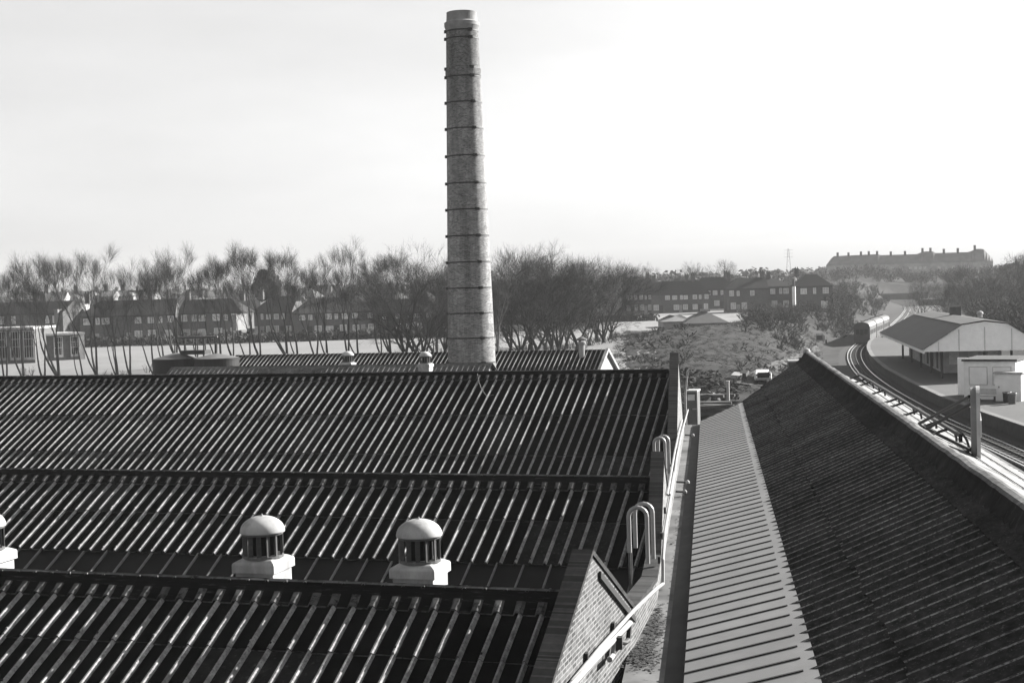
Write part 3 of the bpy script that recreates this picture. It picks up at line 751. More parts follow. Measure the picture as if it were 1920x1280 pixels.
# hooked ladders over the parapet
def ladder(foot_px, top_y, leg_px, leg_low_y, label):
    fx, fy = foot_px; p = pxr(fx, fy, -1.16-WT/2); d0 = depth(p); root = thing('hooked_ladder', p, label, 'ladder', 'white hooked ladders on the brick parapet')
    ztop = pd(fx, top_y, d0).z
    lx = pd(leg_px, fy, d0); inward = -er*((lx-p).length)
    rr2 = inward.length/2
    for sgn, dy_ in ((0, 0), (1, .48)):
        b = p+dr*dy_+er*(.09 if dy_ else 0); pts = [b, b+UP*(ztop-p.z-rr2)]
        for k in range(1, 9):
            t = math.pi*k/8; pts.append(b+UP*(ztop-p.z-rr2)+inward*.5*(1-math.cos(t))+UP*rr2*math.sin(t))
        zlow = pd(leg_px, leg_low_y, d0).z
        pts.append(Vector((pts[-1].x, pts[-1].y, zlow)))
        m = MB(); m.tube(pts, .044, 8); m.build('stringer', M['galv'], root)
    m = MB(); b = p+inward
    zl = pd(leg_px, leg_low_y, d0).z
    m.tube([Vector((b.x, b.y, zl+.05)), Vector((b.x, b.y, zl+.05))+dr*.48], .022, 6); m.build('rung', M['galv'], root)
    m = MB(); m.box(Vector((b.x, b.y, zl-1.6))-er*.03, er*.05, dr*.05, UP*1.62); m.box(Vector((b.x, b.y, zl-1.6))+dr*.46-er*.03, er*.05, dr*.05, UP*1.62); m.build('lower_rail', M['slatgrey'], root)
ladder((1215, 1056), 950, 1181, 1036, 'near white hooked ladder over the parapet beside the nearest brick gable')
ladder((1248, 892), 820, 1228, 872, 'far white hooked ladder behind the peak of the middle parapet')

# ------------------------------------------------------------------ railway
def track_pt(Y, off=0, z=0):
    a = Vector((trackx(Y-3), Y-3, 0)); b = Vector((trackx(Y+3), Y+3, 0)); t = (b-a).normalized(); nn = Vector((t.y, -t.x, 0))
    # smooth the polyline a little
    x = sum(trackx(Y+k) for k in (-9, -6, -3, 0, 3, 6, 9))/7
    return Vector((x, Y, z))+nn*off
YS = [62+3*i for i in range(180)]
m = MB(); rows = []
for Y in YS: rows.append([track_pt(Y, o, z) for o, z in ((-2.4, -.16), (-1.5, .0-.1), (3.0, -.1), (3.35, -.1))])
m.quadgrid([list(reversed(r)) for r in rows]); tag(m.build('ballast', M['ballast'], smooth=True), kind='structure')
troot = thing('railway_track', track_pt(90, .7), 'curving electric railway track with shiny rails beside the platform', 'railway track')
for nm, o, zt_, w in (('running_rail', 0, .0, .085), ('running_rail', 1.5, .0, .085), ('conductor_rail', -.45, .06, .11), ('conductor_rail', .75, .03, .11)):
    m = MB(); rows = []
    for Y in YS: rows.append([track_pt(Y, o-w/2, zt_-.14), track_pt(Y, o-w/2, zt_), track_pt(Y, o+w/2, zt_), track_pt(Y, o+w/2, zt_-.14)])
    m.quadgrid(rows); m.build(nm, M['rail'] if o != .75 else M['sleeper'], troot)
m = MB(); Y = 64
while Y < 330:
    a = track_pt(Y, -.6, -.13); b = track_pt(Y, 2.1, -.13); u = (b-a); m.box(a, u, Vector((-u.y, u.x, 0)).normalized()*.25, UP*.08); Y += .8
sl = m.build('sleepers', M['sleeper'], troot); sl['kind'] = 'stuff'
# second track beyond the platform
troot2 = thing('railway_track', track_pt(330, 13), 'far railway track running towards the bridge on the skyline', 'railway track')
YS2 = [250+6*i for i in range(60)]
for o in (11.5, 13.0, 4.6, 6.1):
    m = MB(); rows = []
    for Y in YS2:
        o2 = o if o > 8 else o; rows.append([track_pt(Y, o2-.05, -.1), track_pt(Y, o2-.05, .04), track_pt(Y, o2+.05, .04), track_pt(Y, o2+.05, -.1)])
    m.quadgrid(rows); m.build('running_rail', M['rail'], troot2)
m = MB(); rows = []
for Y in YS2: rows.append([track_pt(Y, 3.4, -.095), track_pt(Y, 15, -.095)])
m.quadgrid(rows); tag(m.build('trackbed', gmat('pale_trackbed', .055, .25, 1.5, .95)), kind='structure')
# island platform
PL = [(1635, 633), (1627.5, 640), (1624.8, 648), (1625.5, 654), (1630.5, 664.3), (1643, 677), (1659, 690.0), (1676, 699), (1701.6, 713.2), (1760, 741), (1842, 772), (1920, 798)]
left = [pz(x, y, .95) for x, y in PL]; left.append(Vector((8.6, 88, .95))); left.append(Vector((15.5, 62, .95)))
proot = thing('station_platform', left[6], 'pale curved station platform beside the shiny rails', 'platform')
right = [p+Vector((13.5 if p.y < 220 else 13.5-(p.y-220)*.22, 0, 0)) for p in left]
def dens(pts):
    out = []
    for a, b in zip(pts, pts[1:]):
        for k in range(4): out.append(a.lerp(b, k/4))
    return out+[pts[-1]]
Lp, Rp = dens(left), dens(right)
m = MB(); m.quadgrid([[p+Vector((.55, 0, 0)) for p in Lp], Rp]); m.quadgrid([[p-UP*1.2 for p in Rp], Rp][::-1]); m.build('paving', M['platform'], proot)
m = MB(); m.quadgrid([Lp, [p+Vector((.56, 0, .004)) for p in Lp]]); m.quadgrid([[p-UP*.10+Vector((.06, 0, 0)) for p in Lp], Lp]); m.build('edge_slab', M['platedge'], proot)
m = MB(); m.quadgrid([[p-UP*1.1+Vector((.12, 0, 0)) for p in Lp], [p-UP*.08+Vector((.12, 0, 0)) for p in Lp]]); m.build('side_wall', M['platwall'], proot)

# ------------------------------------------------------------------ station canopy building
CZ0 = 4.0
gl_ = pz(1733, 655, CZ0); gd = depth(gl_)
far_l = pz(1651, 622.5, CZ0)
ax = (far_l-gl_); ax.z = 0; Lc = ax.length; ax.normalize(); cr = Vector((ax.y, -ax.x, 0))
mpp = gd/F; wid = 11.9; hgt = 2.55; flat0 = 3.75; flat1 = 8.15
sroot = thing('station_building', gl_+cr*6, 'low station canopy building with a broad pale boarded gable end', 'station')
sroot.location.z = .95
def cs(a, b, z): return gl_+cr*a+ax*b+UP*(z-CZ0)
m = MB()
m.quadgrid([[cs(-.25, -.2, CZ0-.05), cs(-.25, Lc, CZ0-.05)][::-1], [cs(flat0, -.2, CZ0+hgt-.08), cs(flat0, Lc-6, CZ0+hgt-.08)][::-1]])
m.quadgrid([[cs(wid+.25, -.2, CZ0-.05), cs(wid+.25, Lc, CZ0-.05)], [cs(flat1, -.2, CZ0+hgt-.08), cs(flat1, Lc-6, CZ0+hgt-.08)]])
m.face([cs(-.25, Lc, CZ0-.05), cs(flat0, Lc-6, CZ0+hgt-.08), cs(flat1, Lc-6, CZ0+hgt-.08), cs(wid+.25, Lc, CZ0-.05)][::-1])
roof = m.build('roof', M['canopyroof'], sroot)
m = MB(); mid_ = (flat0+flat1)/2
m.quadgrid([[cs(flat0-.15, -.2, CZ0+hgt-.04), cs(flat0-.15, Lc-6, CZ0+hgt-.04)][::-1], [cs(mid_, -.2, CZ0+hgt+.3), cs(mid_, Lc-7, CZ0+hgt+.3)][::-1], [cs(flat1+.15, -.2, CZ0+hgt-.04), cs(flat1+.15, Lc-6, CZ0+hgt-.04)][::-1]])
m.build('roof_top', M['canopydark'], roof)
p = cs(flat0+2.6, Lc*.48, CZ0+hgt+.1); m = MB(); m.cbox(p, 1.2, .8, 1.15, cr); m.build('chimney', M['housebrick'], roof)
p = cs(flat0+3.4, Lc*.22, CZ0+hgt+.25); m = MB(); m.lathe(p, [(.25, 0), (.25, .35), (.36, .4), (.3, .62), (.02, .75)], 12); m.build('roof_cowl', M['leadwhite'], roof)
m = MB(); m.prism([cs(0, 0, CZ0-.25), cs(wid, 0, CZ0-.25), cs(wid, 0, CZ0), cs(flat1, 0, CZ0+hgt-.15), cs(mid_, 0, CZ0+hgt+.15), cs(flat0, 0, CZ0+hgt-.15), cs(0, 0, CZ0)], ax*.12); gb = m.build('gable_boarding', M['boarding'], sroot)
m = MB()
for a_ in (1.4, 3.4, 5.9, 8.5, 10.4):
    h_ = (min(a_/flat0, 1, (wid-a_)/(wid-flat1)))*(hgt-.3)
    m.box(cs(a_-.05, -.05, CZ0-.2), cr*.10, -ax*.03+ax*0.0+ax*.04, UP*(h_+.1))
m.build('battens', gmat('batten_paint', .5, .1, 3), gb)
for side, nm in ((0, 'valance'), (wid, 'valance')):
    m = MB(); m.box(cs(side-.05, .13, CZ0-.45), cr*.1, ax*(Lc-.4), UP*.45); m.build(nm, M['boarding'], sroot)
for a_ in (1.8, 6.0, wid-1.8):
    for b_ in (.8, 9.5, 19, 29, 39):
        m = MB(); m.tube([cs(a_, b_, .96), cs(a_, b_, CZ0+.6)], .13, 8); m.build('post', M['darkwood'], sroot)
m = MB(); m.box(cs(3.0, 9, .96), cr*6.0, ax*(Lc-16), UP*3.0); wl = m.build('waiting_room_wall', gmat('waiting_room_wall', .30, .2, 1), sroot)
for b_ in (9.8, 13.2, 17.5, 22):
    m = MB(); m.box(cs(2.94, b_, 1.2), cr*.05, ax*1.3, UP*2.2); m.build('doorway', M['darkwood'], wl)
for a_ in (3.6, 5.6, 7.6):
    m = MB(); m.box(cs(a_, 8.94, 1.9), cr*1.0, ax*.05, UP*1.3); m.build('window', M['pane'], wl)
m = MB(); m.box(cs(.2, .15, CZ0-.2), cr*(wid-.4), ax*(Lc-1), UP*.06); m.build('canopy_soffit', M['darkwood'], sroot)
# platform kiosk / hut
h0 = pz(1808, 748, .95); h1 = pz(1905, 749.5, .95)
u = (h1-h0); u.z = 0; wdt = u.length; u.normalize(); v = Vector((-u.y, u.x, 0)); dpt_h = 5.6
if v.y < 0: v = -v
hroot = thing('platform_hut', h0, 'flat roofed pale hut with panelled walls on the platform', 'hut')
mh = depth(h0)/F; hh = 71*mh
m = MB(); m.box(h0, u*wdt, v*dpt_h, UP*hh); m.build('wall', M['hutwall'], hroot)
m = MB(); m.box(h0-u*.15-v*.15+UP*(hh+.003), u*(wdt+.3), v*(dpt_h+.3), UP*.18); m.build('flat_roof', M['canopydark'], hroot)
for a_ in (.10, .56):
    m = MB(); m.box(h0+u*wdt*a_-v*.03+UP*hh*.38, u*wdt*.36, v*.04, UP*hh*.48); pn = m.build('panel', M['hutwall'], hroot)
    m = MB(); 
    for dz in (0, hh*.48-.05): m.box(h0+u*wdt*a_-v*.05+UP*(hh*.38+dz), u*wdt*.36, v*.019, UP*.05)
    for du in (0, wdt*.36-.05): m.box(h0+u*(wdt*a_+du)-v*.049+UP*(hh*.38+.05), u*.05, v*.018, UP*(hh*.48-.1))
    m.build('panel_frame', gmat('panel_trim', .36, .1, 2), pn)
for b_ in (.08, .38, .68):
    m = MB(); m.box(h0-u*.03+v*dpt_h*b_+UP*hh*.35, u*.04, v*dpt_h*.18, UP*hh*.5); m.build('side_window', M['pane'], hroot)
m = MB(); m.box(h0-u*1.5+v*dpt_h*.75, u*1.5, v*.12, UP*hh*1.02); m.build('screen', M['boarding'], hroot)
# white cupboard in front of the hut
k0 = pz(1866, 751.5, .95); mk = depth(k0)/F; root = thing('platform_kiosk', k0, 'small white cupboard with an overhanging top in front of the hut', 'kiosk')
m = MB(); m.box(k0, u*47*mk, v*1.6, UP*51*mk); m.build('body', M['hutwall'], root)
m = MB(); m.box(k0-u*.15-v*.15+UP*(51*mk+.002), u*(47*mk+.3), v*1.9, UP*.13); m.build('top', M['leadwhite'], root)
m = MB(); m.box(k0+u*.2-v*.02+UP*.12, u*(47*mk-.4), v*.03, UP*(51*mk-.4)); dd = m.build('door', M['hutwall'], root)
m = MB(); m.cbox(k0+u*.32-v*.05+UP*1.1, .06, .05, .12, u); m.build('handle', M['black'], dd)
# bench in front of the hut
b0_ = pz(1816, 753, .95); root = thing('platform_bench', b0_, 'slatted platform bench below the hut panels', 'bench'); mb_ = depth(b0_)/F
for k, (z_, nm) in enumerate(((.45, 'seat'), (.75, 'backrest'))):
    m = MB()
    for j in range(3):
        if nm == 'seat': m.box(b0_+v*(.05+.14*j)+UP*.45, u*48*mb_, v*.1, UP*.04)
        else: m.box(b0_+v*.5+UP*(.62+.16*j), u*48*mb_, v*.04, UP*.1)
    m.build(nm, M['leadwhite'], root)
for e in (.05, 48*mb_-.12):
    m = MB(); m.box(b0_+u*e+v*.05, u*.07, v*.46, UP*.448); m.build('leg', M['black'], root)
# litter bins
for x, y, lab in ((1888, 755, 'dark litter bin with a lid in front of the white cupboard'), (1898, 757, 'grey open litter bin, right of the dark one')):
    p = pz(x, y, .95); mk = depth(p)/F; root = thing('litter_bin', p, lab, 'bin', 'litter bins on the platform')
    m = MB(); m.lathe(p, [(.28, 0), (.33, .85), (.30, .85), (.27, .1), (.01, .1)], 16); m.build('body', M['slatgrey'] if 'grey' in lab else M['black'], root)
    m = MB(); m.lathe(p, [(.35, .80), (.37, .84), (.35, .90), (.3, .88)], 16); m.build('rim', M['galv'], root)
# low platform fence, seen as faint dark lines
# ------------------------------------------------------------------ train
def carriage(Ya, Yb, label, front=False):
    a = track_pt(Ya, .75, 0); b = track_pt(Yb, .75, 0); t = (b-a).normalized(); nn = Vector((t.y, -t.x, 0)); Lr = (b-a).length
    root = thing('train_carriage', a, label, 'train carriage', 'carriages of the underground train')
    w, hb, hr = 1.38, 3.25, 3.85
    prof = [(-w*.94, .35), (-w, .9), (-w, hb-.2), (-w*.94, hb)]; pr2 = [(w*.94, hb), (w, hb-.2), (w, .9), (w*.94, .35)]
    arch = [(w*math.cos(k*math.pi/8)*.94, hb+(hr-hb)*math.sin(k*math.pi/8)) for k in range(9)]
    m = MB(); rows = [[a+t*s+nn*x+UP*z for x, z in prof] for s in (0, Lr-.5)]; m.quadgrid(rows)
    rows = [[a+t*s+nn*x+UP*z for x, z in pr2] for s in (0, Lr-.5)]; m.quadgrid(rows); m.build('body', M['train'], root)
    m = MB(); m.quadgrid([[a+t*s+nn*x+UP*z for x, z in arch] for s in (0, Lr-.5)]); m.build('roof', M['trainroof'], root)
    for s, nm in ((0, 'front_end'), (Lr-.5, 'rear_end')):
        m = MB(); full = prof+list(reversed(arch))+pr2; m.face([a+t*s+nn*x+UP*z for x, z in full]); e = m.build(nm, M['trainend'], root)
        if s == 0:
            for x0, x1, z0, z1 in ((-1.0, -.4, 1.75, 2.6), (-.3, .3, 1.6, 2.6), (.4, 1.0, 1.75, 2.6)):
                m = MB(); m.box(a-t*.03+nn*x0+UP*z0, nn*(x1-x0), t*.02, UP*(z1-z0)); m.build('window', M['glassdark'], e)
            m = MB(); m.box(a-t*.04+nn*-.33+UP*.6, nn*.66, t*.03, UP*.95); m.build('door', M['trainend'], e)
    for k in range(6):
        s = 1.0+k*(Lr-2)/6
        m = MB(); m.box(a+t*s+nn*(w+.005)+UP*1.65, t*1.6, nn*.02, UP*.75); m.build('window', M['glassdark'], root)
    for k in range(3):
        s = 2.9+k*(Lr-3)/3
        m = MB(); m.box(a+t*s+nn*(w+.003)+UP*.6, t*1.2, nn*.018, UP*1.9); m.build('door', M['train'], root)
    m = MB(); m.box(a+t*.3-nn*1.05+UP*.02, t*(Lr-1.2), nn*2.1, UP*.34); m.build('underframe', M['black'], root)
    m = MB()
    for s in (2, 5, 8, 11, 14): m.cbox(a+t*s+UP*(hr-.02), .5, .5, .16, t)
    m.build('roof_vents', M['trainroof'], root)
carriage(249, 265, 'leading carriage of the train, its dark front facing the platform')
carriage(266, 282, 'second carriage of the train with a pale sunlit roof')
carriage(283, 299, 'rear carriage of the train, farthest along the curve')
# ------------------------------------------------------------------ road bridge over the line
p = pz(1690, 573, 0); dB = depth(p)
bl = pd(1630, 556, dB); brt = pd(1740, 552.5, dB); root = thing('road_bridge', p, 'dark flat road bridge across the railway in the distance', 'bridge')
m = MB(); u2 = brt-bl; u2.z = 0; m.box(Vector((bl.x, bl.y, bl.z-1.6)), u2, Vector((0, 8, 0)), UP*1.5); m.build('deck', M['housebrick'], root)
m = MB(); m.box(Vector((bl.x, bl.y-.3, bl.z-.098)), u2, Vector((0, .3, 0)), UP*1.1); m.build('parapet', M['housebrick'], root)
for xa_, xb_ in ((1600, 1668), (1721, 1770)):
    a_ = pd(xa_, 560, dB-8); b_ = pd(xb_, 560, dB-8); m = MB(); m.box(Vector((a_.x, a_.y, -1)), Vector((b_.x-a_.x, b_.y-a_.y, 0)), Vector((0, 7, 0)), UP*(bl.z-.6)); m.build('abutment', M['housebrick'], root)
# ------------------------------------------------------------------ houses
def house(o, u, w, dep, he, hr, label, name='terrace_house', group=None, hipl=False, hipr=False, wins=(), chim=(), wallm='housebrick', roofm='houseroof', door=None, gcat='house', sidewall=None, over=.3):
    """o front-left base corner, u along the front (unit), depth goes away from the camera."""
    u = u.normalized(); v = Vector((-u.y, u.x, 0))
    if v.dot(o-CAM) < 0: v = -v
    root = thing(name, o, label, gcat, group); b0 = o-UP*1.0
    m = MB(); m.box(b0, u*w, v*dep, UP*(he+1.0))
    if not hipl: m.prism([o+UP*he, o+v*dep+UP*he, o+v*dep/2+UP*hr], u*.2)
    if not hipr: m.prism([o+u*(w-.2)+UP*he, o+u*(w-.2)+v*dep+UP*he, o+u*(w-.2)+v*dep/2+UP*hr], u*.2)
    wl = m.build('wall', M[wallm], root)
    k = dep/2+over; sl = (hr-he)/(dep/2); ze = he-over*sl+.06; zr = hr+.06
    la = -over if hipl else -.02; ra = w+over if hipr else w+.02
    rl = dep*.42 if hipl else la; rrr = w-dep*.42 if hipr else ra
    A = o+u*la-v*over+UP*ze; B = o+u*ra-v*over+UP*ze; Cc = o+u*ra+v*(dep+over)+UP*ze; Dd = o+u*la+v*(dep+over)+UP*ze
    E1 = o+u*rl+v*dep/2+UP*zr; E2 = o+u*rrr+v*dep/2+UP*zr
    m = MB(); m.face([A, B, E2, E1]); m.face([Cc, Dd, E1, E2])
    if hipl: m.face([Dd, A, E1])
    if hipr: m.face([B, Cc, E2])
    m.face([A-UP*.12, B-UP*.12, B, A]); m.face([B-UP*.12, Cc-UP*.12, Cc, B]); m.face([Cc-UP*.12, Dd-UP*.12, Dd, Cc]); m.face([Dd-UP*.12, A-UP*.12, A, Dd]); m.face([A-UP*.12, Dd-UP*.12, Cc-UP*.12, B-UP*.12])
    rf = m.build('roof', M[roofm], root)
    for c in chim:
        m = MB(); m.cbox(o+u*c+v*dep/2+UP*(hr-.5), .95, .75, 1.9, u); m.cbox(o+u*c+v*dep/2+UP*(hr+1.4), 1.1, .9, .15, u); ch = m.build('chimney', M['housebrick'], rf)
        m = MB(); 
        for dx in (-.25, .25): m.lathe(o+u*(c+dx)+v*dep/2+UP*(hr+1.55), [(.13, 0), (.12, .4), (.09, .4)], 8)
        m.build('chimney_pots', M['houseroof'], ch)
    for x, z, ww, wh in wins:
        q0 = o+u*(x-ww/2)-v*.05+UP*z
        m = MB(); t_ = .09
        m.box(q0, u*ww, v*.06, UP*t_); m.box(q0+UP*(wh-t_), u*ww, v*.06, UP*t_)
        m.box(q0+UP*t_, u*t_, v*.06, UP*(wh-2*t_)); m.box(q0+u*(ww-t_)+UP*t_, u*t_, v*.06, UP*(wh-2*t_))
        if ww > 1.1: m.box(q0+u*(ww/2-.03)+UP*t_, u*.06, v*.058, UP*(wh-2*t_))
        wf = m.build('window', M['framewhite'], root)
        m = MB(); m.box(q0+u*t_+UP*t_+v*.03, u*(ww-2*t_), v*.02, UP*(wh-2*t_)); m.build('pane', M['pane'], wf)
    if door:
        x, = door; m = MB(); m.box(o+u*(x-.45)-v*.05, u*.9, v*.06, UP*2.05); d_ = m.build('door', M['palewall'] if random.random() < .4 else M['darkwood'], root)
    return root
def gbase(px, ybase, d):
    p = pd(px, ybase, d); return Vector((p.x, p.y, gz(p.x, p.y)))
def terrace(x0, x1, d0, d1, n, desc, hipl, hipr, zb=None, he=5.1, hr=8.3, dep=7.5, group='brick terrace houses beyond the field', eave_y=None, ridge_y=None, wallm='housebrick', roofm='houseroof', chim=True, wins=True, word='house', skip=.16):
    a = pd(x0, 600, d0); b = pd(x1, 600, d1); z = (gz(a.x, a.y)+gz(b.x, b.y))/2 if zb is None else zb
    if eave_y:   # fit heights from the picture rows
        xm = (x0+x1)/2; dm = (d0+d1)/2
        he = pd(xm, eave_y, dm).z-z; hr = pd(xm, ridge_y, dm+dep/2).z-z
    a.z = b.z = z; u = (b-a); L = u.length; u.normalize(); w = L/n
    for k in range(n):
        o = a+u*(w*k); s = he/5.1
        ws = []
        rw = random.Random(int(x0)*7+k)
        if wins:
            for f, ww in ((.2, 1.5), (.52, .9), (.8, 1.5)):
                ws.append((w*f, he-1.6*s, ww*min(1, w/6.5), 1.15*s))
            for f, ww in ((.24, 1.9), (.78, 1.7)):
                ws.append((w*f, .75*s, ww*min(1, w/6.5), 1.45*s))
            ws = [(x_+rw.uniform(-.2, .2), z_, w_*rw.uniform(.8, 1.05), h_*rw.uniform(.9, 1.05)) for x_, z_, w_, h_ in ws if rw.random() > skip]
        lab = desc % (ORD[k]+' '+word+' from the left' if n > 2 else (('left' if k == 0 else 'right')+' half' if n == 2 else 'single '+word))
        house(o, u, w, dep, he, hr, lab, group=group, hipl=hipl and k == 0, hipr=hipr and k == n-1, wins=ws, chim=((.05*w+.5,) if k % 2 == 0 else (w-.9,)) if chim else (), door=(w*.5,), wallm=wallm, roofm=roofm)
terrace(-70, 118, 268, 262, 3, '%s of the dark terrace behind the white glazed pavilion', False, False, eave_y=588, ridge_y=567)
terrace(150, 330, 266, 268, 3, '%s of the dark terrace between pavilion and round tanks', True, False, eave_y=590, ridge_y=563)
terrace(333, 452, 272, 270, 2, '%s of the dark brick pair directly above the round tanks', False, True, eave_y=585, ridge_y=561)
terrace(472, 548, 285, 283, 2, '%s of the dark brick pair below the round evergreen tree', True, False, eave_y=584, ridge_y=556)
terrace(556, 705, 276, 280, 3, '%s of the dark terrace above the small distant ventilators', True, True, eave_y=584, ridge_y=558)
terrace(712, 838, 284, 290, 3, '%s of the dark terrace just left of the chimney', False, True, eave_y=584, ridge_y=560)
terrace(930, 1090, 330, 340, 3, '%s of the terrace hidden behind the tree clump right of chimney', True, True, eave_y=570, ridge_y=548)
# right-hand houses
terrace(1172, 1225, 372, 372, 2, '%s of the brick pair left of the long hipped terrace by the mound', False, False, eave_y=550, ridge_y=524, group='brick houses beyond the mound')
terrace(1222, 1332, 368, 366, 3, '%s of the long hipped brick terrace above the mound', False, True, eave_y=550, ridge_y=527, group='brick houses beyond the mound')
terrace(1300, 1372, 402, 402, 2, '%s of the brick pair set back behind the hipped terrace', True, False, eave_y=541, ridge_y=520, group='brick houses beyond the mound')
terrace(1366, 1442, 352, 352, 2, '%s of the dark hipped pair with white downpipes above the scrub', True, False, eave_y=540, ridge_y=521, group='brick houses beyond the mound', skip=.55)
terrace(1442, 1484, 354, 354, 1, '%s with a hipped roof beside the tall white chimney stack', False, True, eave_y=536, ridge_y=521, group='brick houses beyond the mound')
terrace(1494, 1562, 345, 345, 1, '%s standing alone, broad with hipped roof, rightmost of the brick houses', True, True, eave_y=535, ridge_y=514, group='brick houses beyond the mound')
# tall white stack on the end wall, and white downpipes
p = pd(1489, 573, 338); root = thing('chimney_stack', p, 'tall whitewashed chimney stack between two hipped brick houses', 'chimney'); mk = 338/F
m = MB(); m.cbox(p, 6*mk, 6*mk, 36*mk); m.build('stack', M['framewhite'], root); m = MB(); m.cbox(p+UP*36*mk, 4*mk, 4*mk, 15*mk); m.build('flue', M['housebrick'], root)
# pale lit roofs in the streets behind (left) 
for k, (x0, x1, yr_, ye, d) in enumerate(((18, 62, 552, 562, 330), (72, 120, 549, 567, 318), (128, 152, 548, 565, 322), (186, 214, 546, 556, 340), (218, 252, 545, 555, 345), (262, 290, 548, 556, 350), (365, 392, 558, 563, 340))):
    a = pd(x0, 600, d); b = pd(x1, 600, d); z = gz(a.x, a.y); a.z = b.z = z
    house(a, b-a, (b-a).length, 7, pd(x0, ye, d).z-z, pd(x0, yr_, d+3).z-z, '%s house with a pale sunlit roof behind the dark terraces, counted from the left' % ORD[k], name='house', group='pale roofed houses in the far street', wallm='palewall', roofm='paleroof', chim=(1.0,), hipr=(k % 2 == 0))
# white gable ends facing the sun
for x, yt, yb, d, lab in ((118, 573, 618, 264, 'white rendered side extension catching the sun at the end of the left terrace'), (449, 583, 607, 268, 'white rendered side bay catching the sun beside the terrace above the tanks')):
    p = pd(x, yb, d); mk = d/F; root = thing('side_bay', p, lab, 'extension', 'white side bays'); m = MB(); m.cbox(p-UP*1.2, 8*mk, 4, (yb-yt-8)*mk+1.2); m.build('wall', M['flatwall'], root)
    m = MB(); m.cbox(p+UP*((yb-yt-8)*mk+.002), 9*mk, 4.3, .15); m.build('roof', M['paleroof'], root)
# glazed pavilion on the left
PV = [(-60, 66, 620, 678, 192), (66, 160, 630, 672, 196)]
proot = None
for k, (x0, x1, yt, yb, d) in enumerate(PV):
    a = pd(x0, yb, d); b = pd(x1, yb-(6 if k else 0), d+(4 if k else 0)); a.z = b.z = gz(a.x, a.y); u = b-a; w = u.length; u.normalize(); v = Vector((-u.y, u.x, 0)); h_ = pd(x0, yt, d).z-a.z
    root = thing('glazed_pavilion', a, ('single storey white framed glazed wing beside the two-level pavilion', 'two-level glazed pavilion with white frames at the left edge')[1-k], 'pavilion', 'glazed school pavilions')
    m = MB(); m.box(a+v*.1-UP*.8, u*w, v*9, UP*(h_+.75)); m.build('wall', M['housebrick'], root)
    m = MB(); m.box(a-v*.2+UP*(h_-.02), u*w, v*9.5, UP*.3); m.build('fascia', M['leadwhite'], root)
    nb = 5 if k == 0 else 3
    for j in range(nb):
        ww = w/nb*(.78 if k == 0 else .55); q0 = a+u*(w/nb*j+.3)+UP*.5; hh_ = h_-.7
        m = MB(); t_ = .14
        m.box(q0, u*ww, v*.08, UP*.35); m.box(q0+UP*(hh_-t_), u*ww, v*.08, UP*t_); m.box(q0+UP*.35, u*t_, v*.08, UP*(hh_-.35-t_)); m.box(q0+u*(ww-t_)+UP*.35, u*t_, v*.08, UP*(hh_-.35-t_))
        for f in (.25, .5, .75): m.box(q0+u*ww*f+UP*.35, u*.07, v*.07, UP*(hh_-.35-t_))
        for f in (.45, .7): m.box(q0+u*t_+UP*hh_*f, u*(ww-2*t_), v*.065, UP*.08)
        wf = m.build('window', M['leadwhite'], root); m = MB(); m.box(q0+v*.05+UP*.3, u*ww, v*.03, UP*(hh_-.4)); m.build('pane', M['glassdark'], wf)
    if k == 1:
        for e in (w*.99-.8,): m = MB(); m.box(a-v*.05+u*e, u*.8, v*.1, UP*h_); m.build('end_panel', M['leadwhite'], root)
# bungalow roofs behind the mound
for x0, x1, yr_, ye, d, lab, rm in ((1284, 1365, 584, 606, 262, 'low pale hut roof with a white ridge vent, just behind the mound', 'M'), (1243, 1298, 591, 603, 266, 'smaller low roof with a bright sunlit slope left of the hut', 'P')):
    a = pd(x0, ye, d); b = pd(x1, ye, d); z = a.z; b.z = z; u = (b-a); w = u.length
    zb = gz(a.x, a.y)
    r_ = house(Vector((a.x, a.y, zb)), u, w, 9, z-zb, pd(x0, yr_, d+4).z-zb, lab, name='hut', hipl=True, hipr=True, wallm='palewall', roofm='canopyroof' if rm == 'M' else 'paleroof', gcat='hut', group='low huts behind the mound')
    if rm == 'M':
        p = pd(1322, 583.5, d+4); m = MB(); m.cbox(p, 1.8, .5, .45, u); m.build('ridge_vent', M['leadwhite'], r_)
# ------------------------------------------------------------------ long block of flats on the far hill
DF = 700; a = pd(1549, 497, DF); b = pd(1862, 489, DF-20)
zb = min(gz(a.x, a.y), gz(b.x, b.y))-1; u = Vector((b.x-a.x, b.y-a.y, 0)); L = u.length; u.normalize(); v = Vector((-u.y, u.x, 0))
froot = thing('block_of_flats', Vector((a.x, a.y, zb)), 'long hazy block of flats with many chimneys on the hill skyline', 'block of flats')
mk = DF/F; ea = a.z-.0; eb = b.z
def fl(s, dv, z): return Vector((a.x, a.y, 0))+u*s+v*dv+UP*z
m = MB()
def ez_(s): return ea+(eb-ea)*s/L
m.face([fl(0, 0, zb), fl(L, 0, zb), fl(L, 0, eb), fl(0, 0, ea)]); m.face([fl(L, 0, zb), fl(L, 12, zb), fl(L, 12, eb), fl(L, 0, eb)]); m.face([fl(0, 12, zb), fl(0, 0, zb), fl(0, 0, ea), fl(0, 12, ea)]); m.face([fl(L, 12, zb), fl(0, 12, zb), fl(0, 12, ea), fl(L, 12, eb)])
m.build('wall', M['flatrender'], froot)
